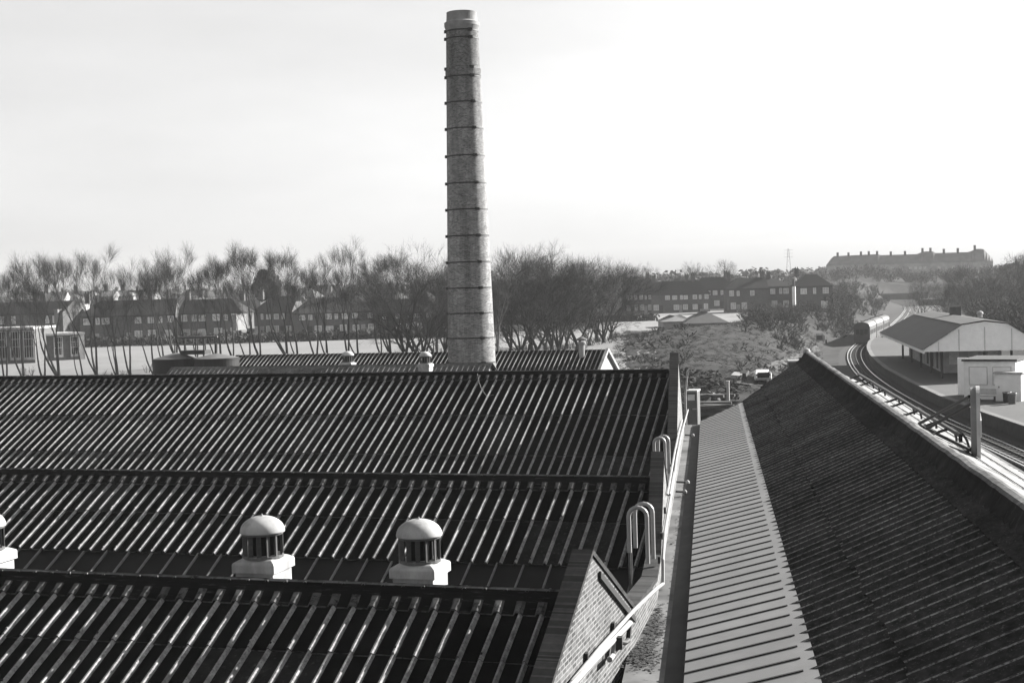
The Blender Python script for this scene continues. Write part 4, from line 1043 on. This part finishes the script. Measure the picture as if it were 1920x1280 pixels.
# roof with three raised pavilions
segs = [(0, 14, 0), (14, 330, 0)]
def rz(px):   # ridge row from the picture
    pts = [(1549, 496), (1562, 480), (1648, 476), (1652, 478), (1722, 476), (1735, 471), (1752, 470.5), (1758, 474), (1820, 472), (1833, 466), (1846, 466), (1862, 482), (1863, 489)]
    for (x0, y0), (x1, y1) in zip(pts, pts[1:]):
        if px <= x1: return y0+(y1-y0)*(px-x0)/(x1-x0)
    return pts[-1][1]
rf_, rg, rbk = [], [], []
for k in range(64):
    t = k/63; s = L*t; px = 1549+(1862-1549)*t
    rf_.append(fl(s, -.4, ez_(s)-.1)); zz = pd(px, rz(px), DF-20*t).z; rg.append(fl(s, 6, max(zz, ez_(s)))); rbk.append(fl(s, 12.4, ez_(s)-.1))
m = MB(); m.quadgrid([rf_, rg, rbk]); frf = m.build('roof', M['flatroof'], froot)
for px, yt in ((1571, 473), (1592, 473), (1616, 471), (1631, 470.5), (1647, 470), (1673, 471), (1700, 470), (1733, 464.5), (1748, 464), (1773, 466), (1799, 464.5), (1830.5, 459)):
    t = (px-1549)/(1862-1549); s = L*t; zt_ = pd(px, yt, DF-20*t).z; zb2 = pd(px, rz(px)+2, DF-20*t).z
    m = MB(); m.cbox(fl(s, 6, zb2-.5), 1.1, 1.1, zt_-zb2+.5, u); m.build('chimney', M['housebrick'], frf)
for row_, dz in ((0, 1.9), (1, 4.7)):
    for k in range(34):
        s = 3+k*(L-6)/33
        if random.random() < .12: continue
        m = MB(); m.box(fl(s-.7, -.06, ez_(s)-dz-1.4), u*1.4, v*.05, UP*1.4); m.build('window', M['palewall'] if random.random() < .6 else M['pane'], froot)
# faint pylon on the horizon
pb_ = ground_at(1480, 1050); ptop = pd(1480, 466, 1050); root = thing('electricity_pylon', pb_, 'faint lattice pylon on the far skyline between the houses and the flats', 'pylon')
m = MB()
for sx_, sy_ in ((-1, -1), (1, -1), (1, 1), (-1, 1)):
    m.tube([pb_+Vector((sx_*2.2, sy_*2.2, -1)), Vector((pb_.x+sx_*.35, pb_.y+sy_*.35, ptop.z))], .08, 4)
hp = ptop.z-pb_.z
for k in range(6):
    t_ = k/6; t2_ = (k+1)/6; w1 = 2.2-1.85*t_; w2_ = 2.2-1.85*t2_; m.tube([pb_+Vector((-w1, -w1, hp*t_)), pb_+Vector((w2_, -w2_, hp*t2_))], .05, 4); m.tube([pb_+Vector((w1, -w1, hp*t_)), pb_+Vector((-w2_, -w2_, hp*t2_))], .05, 4)
m.build('tower', M['slatgrey'], root)
for f in (.72, .84, .95):
    m = MB(); m.tube([pb_+Vector((-3.4, 0, hp*f)), pb_+Vector((3.4, 0, hp*f))], .08, 4); m.build('cross_arm', M['slatgrey'], root)
# ------------------------------------------------------------------ yard beyond the alley
def yard(px, pyy, z): return pz(px, pyy, z)
zc = 1.0
p = pd(1301, 776, 98); p.z = pd(1301, 778, 98).z
root = thing('yard_cabin', p, 'small white framed cabin at the end of the brick wall', 'cabin'); mk = 98/F
m = MB(); m.cbox(Vector((p.x, p.y, .7)), 19*mk, 1.2, p.z-.7+46*mk); m.build('body', M['slatgrey'], root)
m = MB(); m.cbox(p+UP*(45*mk), 21*mk, 1.5, 3*mk); m.build('roof', M['leadwhite'], root)
m = MB(); m.cbox(p+Vector((9.5*mk, -.62, 0)), 2*mk, .08, 45*mk); m.cbox(p+Vector((-1, -.62, 26*mk)), 18*mk, .07, 1.5*mk); m.cbox(p+Vector((4.5*mk, -.62, 12*mk)), 8*mk, .07, 2*mk); m.build('trim', M['leadwhite'], root)
m = MB(); m.cbox(p+Vector((-1.5*mk, -.62, 29*mk)), 13*mk, .05, 11*mk); m.build('window', M['pane'], root)
# street lamp in the yard
f0 = pd(1286, 790, 96); root = thing('yard_lamp', Vector((f0.x, f0.y, .7)), 'thin yard lamp post with a bent pale head beside the cabin', 'lamp post')
m = MB(); m.tube([Vector((f0.x, f0.y, .7)), pd(1285, 740, 96), pd(1288.5, 704, 96)], [.09, .08, .06], 8); m.build('post', M['galv'], root)
m = MB(); m.tube([pd(1288.5, 704, 96), pd(1289.5, 697, 96), pd(1292.5, 694, 96)], [.07, .1, .12], 8); m.build('head', M['leadwhite'], root)
# van
p = hit(1431.5, 719, 90); mk = depth(p)/F; u = er.copy()
vroot = thing('parked_van', p, 'white van parked beyond the long roof, rear towards the camera', 'van')
w2 = 15.5*mk; L2 = 4.3; h2 = 17.5*mk
def vp(a_, b_, z_): return p+er*a_+dr*b_+UP*z_
rows = []
for b_, f in ((0, .92), (.12, 1.0), (3.0, 1.0), (3.35, .99)):
    rows.append([vp(x*w2*f, b_, z) for x, z in ((-1, .35), (-1, 1.0), (-.9, h2-.35), (-.72, h2), (.72, h2), (.9, h2-.35), (1, 1.0), (1, .35))])
for b_, hc in ((3.9, 1.15), (4.3, 1.0)):
    rows.append([vp(x*w2*.97, b_, z) for x, z in ((-1, .35), (-1, .8), (-.9, hc-.1), (-.72, hc), (.72, hc), (.9, hc-.1), (1, .8), (1, .35))])
m = MB(); m.quadgrid(rows); m.face(list(reversed(rows[0]))); m.face(rows[-1]); m.build('body', M['van'], vroot, False)
m = MB(); m.box(vp(-w2*.72, -.03, 1.1), er*w2*1.44, dr*.02, UP*(h2-1.45)); m.build('rear_window', M['glassdark'], vroot)
for sx in (-1, 1):
    m = MB(); m.cbox(vp(sx*w2*.8, -.02, .75), .14, .06, .22, er); m.build('tail_light', M['slatgrey'], vroot)
    for b_ in (.8, 3.4):
        m = MB(); c_ = vp(sx*w2*.86, b_, .33); m.tube([c_-er*.1, c_+er*.1], .33, 16); wh = m.build('wheel', M['black'], vroot)
m = MB(); m.box(vp(-w2*.95, -.1, .38), er*w2*1.9, dr*.12, UP*.16); m.build('bumper', M['galv'], vroot)
# pale flat-topped lorry body behind the far end of the ridge
p = hit(1489, 692, 90); mk = depth(p)/F; root = thing('yard_trailer', p, 'dark trailer with a pale top edge near the far end of the long roof', 'trailer')
m = MB(); m.cbox(p, 22*mk, 3, 14*mk, er); m.build('body', M['black'], root); m = MB(); m.cbox(p+UP*14*mk, 23*mk, 3.1, 2.6*mk, er); m.build('top_edge', M['galv'], root)
# brick pier, timber stacks, sheets, rubble
p = pd(1365, 735, 118); mk = 118/F; root = thing('brick_pier', Vector((p.x, p.y, gz(p.x, p.y))), 'weathered pale gate pier standing in the cluttered yard', 'pier'); m = MB(); m.cbox(Vector((p.x, p.y, gz(p.x, p.y))), 5*mk, 5*mk, p.z-gz(p.x, p.y)+19*mk); m.build('shaft', M['render'], root); m = MB(); m.cbox(p+UP*19.01*mk, 6*mk, 6*mk, .1); m.build('cap', M['render'], root)
rnd = random.Random(55)
for k, (x, y, d, n_, lab) in enumerate(((1335, 728, 122, 9, 'long stack of dark timber left of the gate pier'), (1338, 738, 112, 7, 'lower stack of grey timber in front of the long one'), (1342, 745, 106, 5, 'nearest low pile of planks in the cluttered yard'))):
    p = pd(x, y, d); p.z = gz(p.x, p.y)+.05; root = thing('timber_stack', p, lab, 'timber stack', 'timber stacks in the yard')
    zt_ = pd(x, y-7, d).z
    lay = 3+k
    for j in range(lay):
        m = MB()
        for i in range(4): (lambda a_, l_: m.box(p+Vector((-1.5*math.cos(a_)+rnd.uniform(-.3, .3), i*.3-1.5*math.sin(a_), j*.26)), Vector((l_*math.cos(a_), l_*math.sin(a_), 0)), Vector((-.27*math.sin(a_), .27*math.cos(a_), 0)), UP*.24))(rnd.uniform(-.25, .5), rnd.uniform(2.2, 3.6))
        m.build('plank_layer', M['timber'], root)
for x, y, w_, th_, lab in ((1349, 746, 1.7, .05, 'tilted pale metal sheet lying near the timber'), (1380, 712, .9, .35, 'small pale box on the ground near the foot of the mound'), (1394, 711, .6, .5, 'small dark drum beside the pale box')):
    p = hit(x, y, 80); root = thing('yard_scrap', p, lab, 'scrap', 'scrap in the yard'); m = MB()
    m.box(p+Vector((-w_/2, -.3, .12)), Vector((w_, 0, -.1*w_)), Vector((.2, 1.0, .25)), UP*th_)
    m.box(p+Vector((-w_/2+.1, 0, -.3)), Vector((w_-.3, 0, 0)), Vector((0, .5, 0)), UP*.36); m.build('body', M['black'] if 'dark' in lab else M['render'], root)
rb_ = MB()
for k in range(520):
    d = rnd.uniform(100, 142); x = 1278+rnd.random()**1.3*105*(1.0 if d < 135 else .7); p = pd(x, 720, d); s = rnd.uniform(.12, .55)
    c = Vector((p.x, p.y, gz(p.x, p.y)+rnd.uniform(0, .5)*(1 if d < 125 else .4))); vs = [c+Vector((rnd.uniform(-s, s), rnd.uniform(-s, s), rnd.uniform(-.1, s*.9))) for _ in range(5)]
    for f in ((0, 1, 2), (0, 2, 3), (0, 3, 4), (1, 2, 4), (2, 3, 4), (0, 1, 4)): rb_.face([vs[i] for i in f])
tag(rb_.build('rubble', M['rubble']), 'dark heap of rubble and scrap at the foot of the grassy mound', 'rubble', kind='stuff')
# white lineside hut frame and small post by the track
p = hit(1537, 643, 90); mk = depth(p)/F; root = thing('lineside_cabinet', p, 'white framed open lineside cabinet beside the scrub', 'cabinet')
m = MB(); 
for a_ in (-6.2, 6.2): m.cbox(p+er*a_*mk, 1.4*mk, .15, 18*mk, er)
for z_ in (4, 14, 17): m.cbox(p+UP*z_*mk-dr*.02, 13.6*mk, .2, 1.7*mk, er)
m.build('frame', M['leadwhite'], root); m = MB(); m.cbox(p+dr*.25+UP*4*mk, 12*mk, .4, 12*mk, er); m.build('back_panel', M['slatgrey'], root)
p = hit(1549, 646, 90); mk = depth(p)/F; root = thing('lineside_post', p, 'dark post with a pale board right of the white cabinet', 'post'); m = MB(); m.cbox(p, 3*mk, .15, 9*mk, er); m.build('post', M['black'], root); m = MB(); m.cbox(p-er*3.5*mk+UP*6*mk, 3*mk, .1, 12*mk, er); m.build('board', M['render'], root)
# ------------------------------------------------------------------ vegetation
def strip(mb, a, b, w0, w1, mi=0):
    d = b-a; s = d.cross(Vector((random.uniform(-1, 1), random.uniform(-1, 1), random.uniform(-.3, .3))))
    if s.length < 1e-6: return
    s.normalize(); i = len(mb.v); mb.v += [tuple(a-s*w0), tuple(a+s*w0), tuple(b+s*w1), tuple(b-s*w1)]; mb.f.append((i, i+1, i+2, i+3)); mb.m.append(mi)
def perp(d, rnd):
    v = Vector((rnd.uniform(-1, 1), rnd.uniform(-1, 1), rnd.uniform(-1, 1))); v = v-d*v.dot(d); return v.normalized()
def bare_tree(seed, nst, lean, spread, L0=4.2, ratio=.74, up=.12, ang=(.25, .5), levels=5, r0=.13, tw=.010, ntw=7, low=0, fork_z=(.5, 1.3), xbr=.5, up0=.25, tl=(.35, 1.0), ta=(.3, .95)):
    rnd = random.Random(seed); T = MB(); C = MB()
    b0 = Vector((0, 0, -.4)); fork = Vector((lean*.25, 0, rnd.uniform(*fork_z)))
    T.tube([b0, b0.lerp(fork, .6), fork], [r0*2.2, r0*1.8, r0*1.5], 8)
    def twigs(p, d, L):
        for _ in range(ntw):
            q = p+d*L*rnd.uniform(-.6, .3); dd = (d+perp(d, rnd)*rnd.uniform(*ta)+UP*.15).normalized(); l = rnd.uniform(*tl)
            strip(C, q, q+dd*l, tw, tw*.4)
            q2 = q+dd*l*rnd.uniform(.3, .7); d2 = (dd+perp(dd, rnd)*.7).normalized(); strip(C, q2, q2+d2*l*.6, tw*.8, tw*.35)
    def grow(p, d, L, r, lv):
        pts = [p]; n = 6 if lv < 1 else 4 if lv < 2 else 3
        for k in range(n):
            d = (d+UP*up*(.6 if lv else up0)+Vector((rnd.uniform(-1, 1), rnd.uniform(-1, 1), rnd.uniform(-.6, .5)))*(.10 if lv < 2 else .17)).normalized(); pts.append(pts[-1]+d*L/n)
        rr = [max(.006, r*(1-.42*k/n)) for k in range(n+1)]
        if lv < 3: T.tube(pts, rr, 6 if lv < 2 else 5, cap=False)
        else: C.tube(pts, rr, 3, cap=False)
        if lv >= levels: twigs(pts[-1], d, L); return
        for k in range(rnd.choice((2, 2, 3))):
            dd = (d+perp(d, rnd)*math.tan(rnd.uniform(*ang))).normalized(); grow(pts[-1], dd, L*ratio*rnd.uniform(.8, 1.15), rr[-1]*rnd.uniform(.62, .8), lv+1)
        if lv >= low:
            for k in range(1, n):
                if rnd.random() < xbr:
                    dd = (d+perp(d, rnd)*rnd.uniform(.5, 1.0)).normalized(); grow(pts[k], dd, L*ratio*rnd.uniform(.55, .9), rr[k]*.5, lv+2 if lv+2 <= levels else levels)
    for k in range(nst):
        an = 2*math.pi*(k+rnd.uniform(-.3, .3))/nst; out = Vector((math.cos(an)*spread+lean, math.sin(an)*spread*.8, 1)).normalized()
        grow(fork.copy(), out, L0*rnd.uniform(.85, 1.15), r0*rnd.uniform(.75, 1.1), 0)
    return T, C
def tree_proto(name, seed, *a, **k):
    bark = k.pop('bark', 'bark'); T, C = bare_tree(seed, *a, **k)
    root = bpy.data.objects.new(name, None); col.objects.link(root)
    T.build('trunk', M[bark], root); C.build('crown', M['twig'], root)
    return root
kw = dict(L0=5.2, ratio=.66, up=.17, ang=(.14, .36), low=1, xbr=.36, tw=.0062, ntw=7, r0=.17, up0=.75, tl=(.6, 1.7), ta=(.15, .55))
protos = [tree_proto('bare_tree', 101, 2, -.26, .34, **kw), tree_proto('bare_tree', 102, 2, -.40, .30, **kw), tree_proto('bare_tree', 103, 3, -.20, .42, **kw), tree_proto('bare_tree', 104, 2, -.15, .40, **kw), tree_proto('bare_tree', 105, 3, -.34, .40, **kw), tree_proto('bare_tree', 106, 3, -.45, .32, **kw), tree_proto('bare_tree', 107, 2, -.30, .20, **kw)]
kx_ = dict(L0=3.5, ratio=.76, up=.07, ang=(.28, .62), low=0, r0=.20, tw=.0075, ntw=6, up0=.4, tl=(.5, 1.4), ta=(.2, .75))
wide = [tree_proto('bare_tree', 111, 4, -.22, .50, **kx_), tree_proto('bare_tree', 112, 3, .05, .45, **kx_), tree_proto('bare_tree', 113, 4, -.05, .40, **kx_), tree_proto('bare_tree', 114, 3, -.30, .60, bark='barkpale', **kx_), tree_proto('bare_tree', 115, 4, .10, .55, **kx_)]
for _p in protos+wide:
    _h = max(v.co.z for c in _p.children for v in c.data.vertices); _p['h'] = _h; print('tree', _p.name, round(_h, 1), sum(len(c.data.polygons) for c in _p.children))
used = set()
def place(pr, pos, rz_, sc_, label, group, name=None):
    if pr.name not in used: used.add(pr.name); o = pr
    else: o = copy_tree(pr)
    o.location = pos; o.rotation_euler = (0, 0, rz_); o.scale = (sc_, sc_, sc_); tag(o, label, 'tree', group); return o
rnd = random.Random(77)
VIEW = R(18)
sections = [('bare tree from the left edge in the row before the round tanks', [(8, 152), (40, 158), (76, 153), (107, 154), (150, 152), (176, 155), (216, 154), (241, 156), (284, 157)], protos),
            ('bare tree from the left in the row above the round tanks', [(304, 165), (327, 168), (347, 158), (368, 170), (413, 160), (433, 164)], protos),
            ('bare tree from the left between the tanks and the chimney', [(468, 160), (484, 162), (537, 163), (555, 165), (590, 160), (611, 161), (652, 164), (670, 165), (711, 165), (730, 167), (758, 160), (773, 170), (790, 158), (817, 165), (831, 172)], protos),
            ('bare tree from the left in the thick clump right of the chimney', [(932, 160), (956, 172), (974, 165), (992, 180), (1004, 168), (1021, 184), (1033, 170), (1046, 172), (1060, 182), (1080, 174), (1104, 186), (1118, 196), (1130, 190), (1144, 200)], wide)]
allp = protos+wide
for desc, lst, pool in sections:
    for k, (px, d) in enumerate(lst):
        pos = ground_at(px, d); pos.z -= .1; hw_ = rnd.uniform(.9, 1.05)*(15.6 if px < 260 else 15.2 if px < 640 else 14.2 if px < 860 else 13.0 if px > 1090 else 14.6)
        pr = pool[(k*2+len(desc)) % len(pool)]
        if desc.startswith('bare tree from the left between') and px > 745: pr = wide[k % 5]
        # lean is modelled along -X: keep it roughly towards the left of the picture
        sc_ = hw_/pr['h']
        place(pr, pos, rnd.uniform(-.55, .55), sc_*rnd.uniform(.88, 1.06), ORD[k]+' '+desc, 'bare winter trees beyond the factory')
# lone trees on the skyline right of the clump
for px, ytop, d, lab in ((1281, 484, 420, 'lone bare tree on the skyline above the hipped terrace'), (1360, 479, 410, 'taller lone bare tree on the skyline, right of the other one'), (1205, 486, 430, 'faint bare tree on the skyline just right of the thick clump')):
    pos = ground_at(px, d); h_ = pd(px, ytop, d).z-pos.z; place(wide[(px) % 3], pos, rnd.uniform(0, 6), h_/wide[(px) % 3]['h'], lab, 'lone trees on the skyline')
# distinct trees on the right-hand slope
for k, (px, ytop, d, lab) in enumerate(((1826, 484, 300, 'broad bare tree rising above the station roof'), (1728, 512, 330, 'slender pointed bare tree left of the broad one on the right slope'), (1770, 515, 300, 'rounded bare tree between the slender and the broad one'), (1878, 505, 285, 'bare tree near the right edge behind the station gable'), (1910, 462, 340, 'hazy bare tree crown at the right edge of the skyline'), (1640, 540, 380, 'small bare tree beside the bridge, left of the line'), (1592, 545, 330, 'bare tree beside the lone brick house'))):
    p = pd(px, 560, d); pos = ground_pt(p.x, p.y); h_ = max(5, pd(px, ytop, d).z-pos.z); place(wide[k % 5], pos, rnd.uniform(0, 6), h_/wide[k % 5]['h'], lab, 'bare trees on the right-hand slope')
for pr in allp:
    if pr.name not in used:
        pos = ground_at(1500+rnd.uniform(0, 40), 300); place(pr, pos, 0, .6, 'small bare tree in the scrub left of the line', 'bare trees on the right-hand slope')
# scrub: many twiggy bushes as one mass
def bush(mb, c, r, h, n, rnd, w=.03, cl=6):
    for k in range(cl):
        an = rnd.uniform(0, 6.28); t_ = Vector((math.cos(an)*r*.7, math.sin(an)*r*.7, h*rnd.uniform(.6, 1.0))); p0 = c+Vector((t_.x*.15, t_.y*.15, -.2)); p1 = c+t_
        strip(mb, p0, p1, .04, .015)
        for _ in range(n//cl):
            f = rnd.random()**.6; q = p0.lerp(p1, f); d = Vector((rnd.uniform(-1, 1), rnd.uniform(-1, 1), rnd.uniform(-.1, 1.2))).normalized(); l = rnd.uniform(.3, .9)*min(1.6, h/3)
            strip(mb, q, q+d*l, w, w*.5)
sb = MB(); rnd = random.Random(91)
for k in range(210):     # dry bushes on the second mound and beyond
    px = rnd.uniform(1395, 1600); d = rnd.uniform(205, 330); p = pd(px, 600, d)
    if p.x-trackx(p.y) > -5 or (1512 < px < 1570 and d < 262): continue
    bush(sb, ground_pt(p.x, p.y), rnd.uniform(1.2, 2.8), rnd.uniform(.8, 2.3)*(1.5 if d > 270 else 1), 170, rnd, .03)
tag(sb.build('scrub', M['twig']), 'dry tangled scrub covering the bank left of the railway', 'scrub', kind='stuff')
sb = MB()
for k in range(260):
    px = rnd.uniform(1560, 1935); d = rnd.uniform(285, 560); p = pd(px, 560, d); dx = p.x-trackx(p.y)
    if -6 < dx < 17 or (1664 < px < 1722 and d > 290): continue
    if 1600 < px < 1760 and d > 290:
        bush(sb, ground_pt(p.x, p.y), 2.0, rnd.uniform(1.5, 3.5), 200, rnd, .045, 8); continue
    bush(sb, ground_pt(p.x, p.y), rnd.uniform(2, 4.0), rnd.uniform(3.0, 8.5), 240, rnd, .045, 8)
for k in range(110):
    px = rnd.uniform(1550, 1935); d = rnd.uniform(605, 690); p = pd(px, 560, d); bush(sb, ground_pt(p.x, p.y), rnd.uniform(3, 5), rnd.uniform(3, 6), 200, rnd, .09, 8)
for k in range(60):
    px = rnd.uniform(1745, 1935); d = rnd.uniform(205, 300); p = pd(px, 560, d)
    if p.x-trackx(p.y) < 20: continue
    bush(sb, ground_pt(p.x, p.y), rnd.uniform(2, 3.5), rnd.uniform(3, 6.5), 240, rnd, .04, 8)
tag(sb.build('thicket', M['twig']), 'hazy grey thicket of bare trees on the slopes either side of the line', 'thicket', kind='stuff')
# rough tufts on the mound and below it
sb = MB()
for k in range(3600):
    px = rnd.uniform(1150, 1540); d = rnd.uniform(128, 255); p = pd(px, 640, d)
    if p.x-trackx(p.y) > -4: continue
    c = ground_pt(p.x, p.y); s = rnd.uniform(.2, .6)
    for _ in range(9): strip(sb, c+Vector((rnd.uniform(-.5, .5), rnd.uniform(-.5, .5), 0)), c+Vector((rnd.uniform(-.6, .6), rnd.uniform(-.6, .6), s*rnd.uniform(.3, .8))), .014, .004)
tag(sb.build('rough_grass', M['drygrass']), 'rough dry grass tufts over the mound', 'grass', kind='stuff')
sb = MB()
for k in range(90):    # darker brambles at the left shoulder and foot of the mound
    px = rnd.choice([rnd.uniform(1150, 1240), rnd.uniform(1385, 1470), rnd.uniform(1170, 1300)]); d = rnd.uniform(135, 215); p = pd(px, 640, d)
    if p.x-trackx(p.y) > -5: continue
    bush(sb, ground_pt(p.x, p.y), rnd.uniform(.7, 1.5), rnd.uniform(.35, .8), 130, rnd, .03)
tag(sb.build('brambles', M['hedge']), 'dark brambles on the shoulder of the mound', 'brambles', kind='stuff')
sb = MB()
for desc, lst, pool in sections:
    for px, d in lst:
        for _ in range(5):
            p = ground_at(px+rnd.uniform(-14, 14), d+rnd.uniform(-5, 8)); bush(sb, p, rnd.uniform(.4, 1.2), rnd.uniform(.4, 1.5), 70, rnd, .012)
tag(sb.build('undergrowth', M['twig']), 'thin undergrowth about the feet of the bare trees', 'undergrowth', kind='stuff')
# leafy things: evergreen tree and garden hedges
def leafy(mb, c, rx, rz_, n, rnd, s=.35):
    for _ in range(n):
        d = Vector((rnd.gauss(0, 1), rnd.gauss(0, 1), rnd.gauss(0, 1))).normalized(); rr_ = rnd.uniform(.55, 1.0)**.5*(1+.12*math.sin(d.x*7+d.z*5)); p = c+Vector((d.x*rx*rr_, d.y*rx*rr_, d.z*rz_*rr_))
        a_ = perp(d, rnd)*s*rnd.uniform(.5, 1.2); b_ = (d.cross(a_)*.7+d*s*rnd.uniform(-.4, .4)); mb.face([p-a_, p+b_, p+a_, p-b_])
pe = ground_at(501, 305); mk = 305/F; topz = pd(501, 502, 305).z
root = thing('evergreen_tree', pe, 'dark rounded evergreen tree standing above the terrace roofs', 'tree')
m = MB(); m.tube([pe-UP*.3, Vector((pe.x, pe.y, topz-4))], [.35, .15], 8); m.build('trunk', M['bark'], root)
m = MB(); c_ = Vector((pe.x, pe.y, topz-3.6)); leafy(m, c_, 2.7, 3.4, 2600, rnd); leafy(m, c_+Vector((-1.2, 0, -1.0)), 2.2, 2.6, 1400, rnd); leafy(m, c_+Vector((.9, .3, -.8)), 2.3, 2.8, 1400, rnd); m.build('crown', M['evergreen'], root)
hd = MB()
for k in range(170):
    px = -60+k*7.6; d = 262+rnd.uniform(-4, 4) if px < 850 else 320
    if 60 < px < 170: d = 262
    p = pd(px, 640, d-9); c_ = ground_pt(p.x, p.y); leafy(hd, c_+UP*.7, rnd.uniform(.9, 1.6), rnd.uniform(.7, 1.5), 110, rnd, .35)
tag(hd.build('garden_hedge', M['hedge']), 'dark line of garden hedges between the field and the terrace houses', 'hedge', kind='stuff')
# far woods along the skyline
fw = MB()
for k in range(900):
    px = rnd.uniform(-120, 2050); d = rnd.choice([rnd.uniform(520, 700), rnd.uniform(800, 1350), rnd.uniform(1000, 1500)])
    if 1535 < px < 1875 and d < 720: d += 300
    p = pd(px, 530, d); c_ = ground_pt(p.x, p.y); leafy(fw, c_+UP*rnd.uniform(.5, 3), rnd.uniform(3, 9), rnd.uniform(2.0, 4.5), 60, rnd, 1.3)
tag(fw.build('far_woods', M['wood']), 'grey band of distant woods along the horizon', 'woods', kind='stuff')
# scattered far roofs on the hill between
for k in range(17):
    px = [20, 60, 100, 150, 200, 240, 290, 330, 400, 440, 520, 560, 600, 640, 690, 740, 790, 1190, 1230, 1300, 1380, 1450, 1600, 1720, 1885, 1915][k]; d = rnd.uniform(430, 620) if k < 24 else 420
    p = ground_at(px, d); u = Vector((1, rnd.uniform(-.4, .1), 0)).normalized(); w = rnd.uniform(12, 24)
    house(p, u, w, 8, 5, 8.2, '%s hazy house roof on the far rise, counting from the left' % (ORD[k] if k < 20 else ['twenty-first', 'twenty-second', 'twenty-third', 'twenty-fourth', 'twenty-fifth', 'twenty-sixth'][k-20]), name='house', group='distant houses on the rise', roofm='houseroof' if rnd.random() < .6 else 'paleroof', chim=(2, w-2), hipl=True, hipr=True)
# ------------------------------------------------------------------ haze
hz = MB(); S = 1900; hz.box(Vector((-S, -300, -1.3)), Vector((2*S, 0, 0)), Vector((0, S+300, 0)), UP*66)
hm = bpy.data.materials.new('haze_air'); hm.use_nodes = True; nt = hm.node_tree; nt.nodes.clear()
out = N(nt, 'ShaderNodeOutputMaterial'); vol = N(nt, 'ShaderNodeVolumePrincipled'); vol.inputs['Color'].default_value = (1, 1, 1, 1); vol.inputs['Density'].default_value = .00018; vol.inputs['Anisotropy'].default_value = -.2
nt.links.new(vol.outputs[0], out.inputs['Volume']); tag(hz.build('haze', hm), 'pale winter haze', 'haze', kind='stuff')
# ------------------------------------------------------------------ light, sky, camera
SUN_AZ, SUN_EL = R(43), R(22.9)
sd = Vector((math.sin(SUN_AZ)*math.cos(SUN_EL), math.cos(SUN_AZ)*math.cos(SUN_EL), math.sin(SUN_EL)))
l = bpy.data.lights.new('sun', 'SUN'); l.energy = 5.0; l.angle = R(.5); l.color = (1, .985, .96)
lo = bpy.data.objects.new('sun', l); col.objects.link(lo); lo.rotation_euler = sd.to_track_quat('Z', 'Y').to_euler(); lo.location = (0, 0, 60)
w = bpy.data.worlds.new('World'); sc.world = w; w.use_nodes = True; nt = w.node_tree
bg = nt.nodes['Background']; sky = N(nt, 'ShaderNodeTexSky', sky_type='NISHITA'); sky.sun_disc = False; sky.sun_elevation = SUN_EL; sky.sun_rotation = SUN_AZ
sky.dust_density = 3.0; sky.air_density = 1.0
bw = N(nt, 'ShaderNodeRGBToBW'); nt.links.new(sky.outputs[0], bw.inputs[0])
tc = N(nt, 'ShaderNodeTexCoord'); mp = N(nt, 'ShaderNodeMapping'); mp.inputs['Scale'].default_value = (1, 1, 4.5); nt.links.new(tc.outputs['Generated'], mp.inputs[0])
cn = noise(nt, mp.outputs[0], 2.2, 6, .55); cr_ = ramp(nt, cn, .94, 1.07, .38, .66)
mm = N(nt, 'ShaderNodeMix', data_type='RGBA', blend_type='MULTIPLY'); mm.inputs[0].default_value = 1; vad = N(nt, 'ShaderNodeMath', operation='ADD'); nt.links.new(bw.outputs[0], vad.inputs[0]); vad.inputs[1].default_value = 4.0
vdv = N(nt, 'ShaderNodeMath', operation='DIVIDE'); nt.links.new(bw.outputs[0], vdv.inputs[0]); nt.links.new(vad.outputs[0], vdv.inputs[1])
vml = N(nt, 'ShaderNodeMath', operation='MULTIPLY'); nt.links.new(vdv.outputs[0], vml.inputs[0]); vml.inputs[1].default_value = 8.6
nt.links.new(vml.outputs[0], mm.inputs[6]); nt.links.new(cr_, mm.inputs[7])
nt.links.new(mm.outputs[2], bg.inputs['Color']); bg.inputs['Strength'].default_value = .05
cam = bpy.data.cameras.new('camera'); cam.sensor_width = 36; cam.sensor_fit = 'HORIZONTAL'; cam.lens = 36*F/1920; cam.clip_end = 6000; cam.clip_start = .1
co = bpy.data.objects.new('camera', cam); col.objects.link(co)
co.matrix_world = Matrix(((RX.x, -RX.y, -RX.z, 0), (RY.x, -RY.y, -RY.z, 0), (RZ.x, -RZ.y, -RZ.z, H), (0, 0, 0, 1)))
sc.camera = co
sc.view_settings.view_transform = 'Standard'; sc.view_settings.look = 'None'; sc.view_settings.gamma = 1; sc.view_settings.exposure = 2.1
sc.cycles.use_denoising = True
sc.cycles.max_bounces = 5; sc.cycles.volume_bounces = 0
sc.render.film_transparent = False
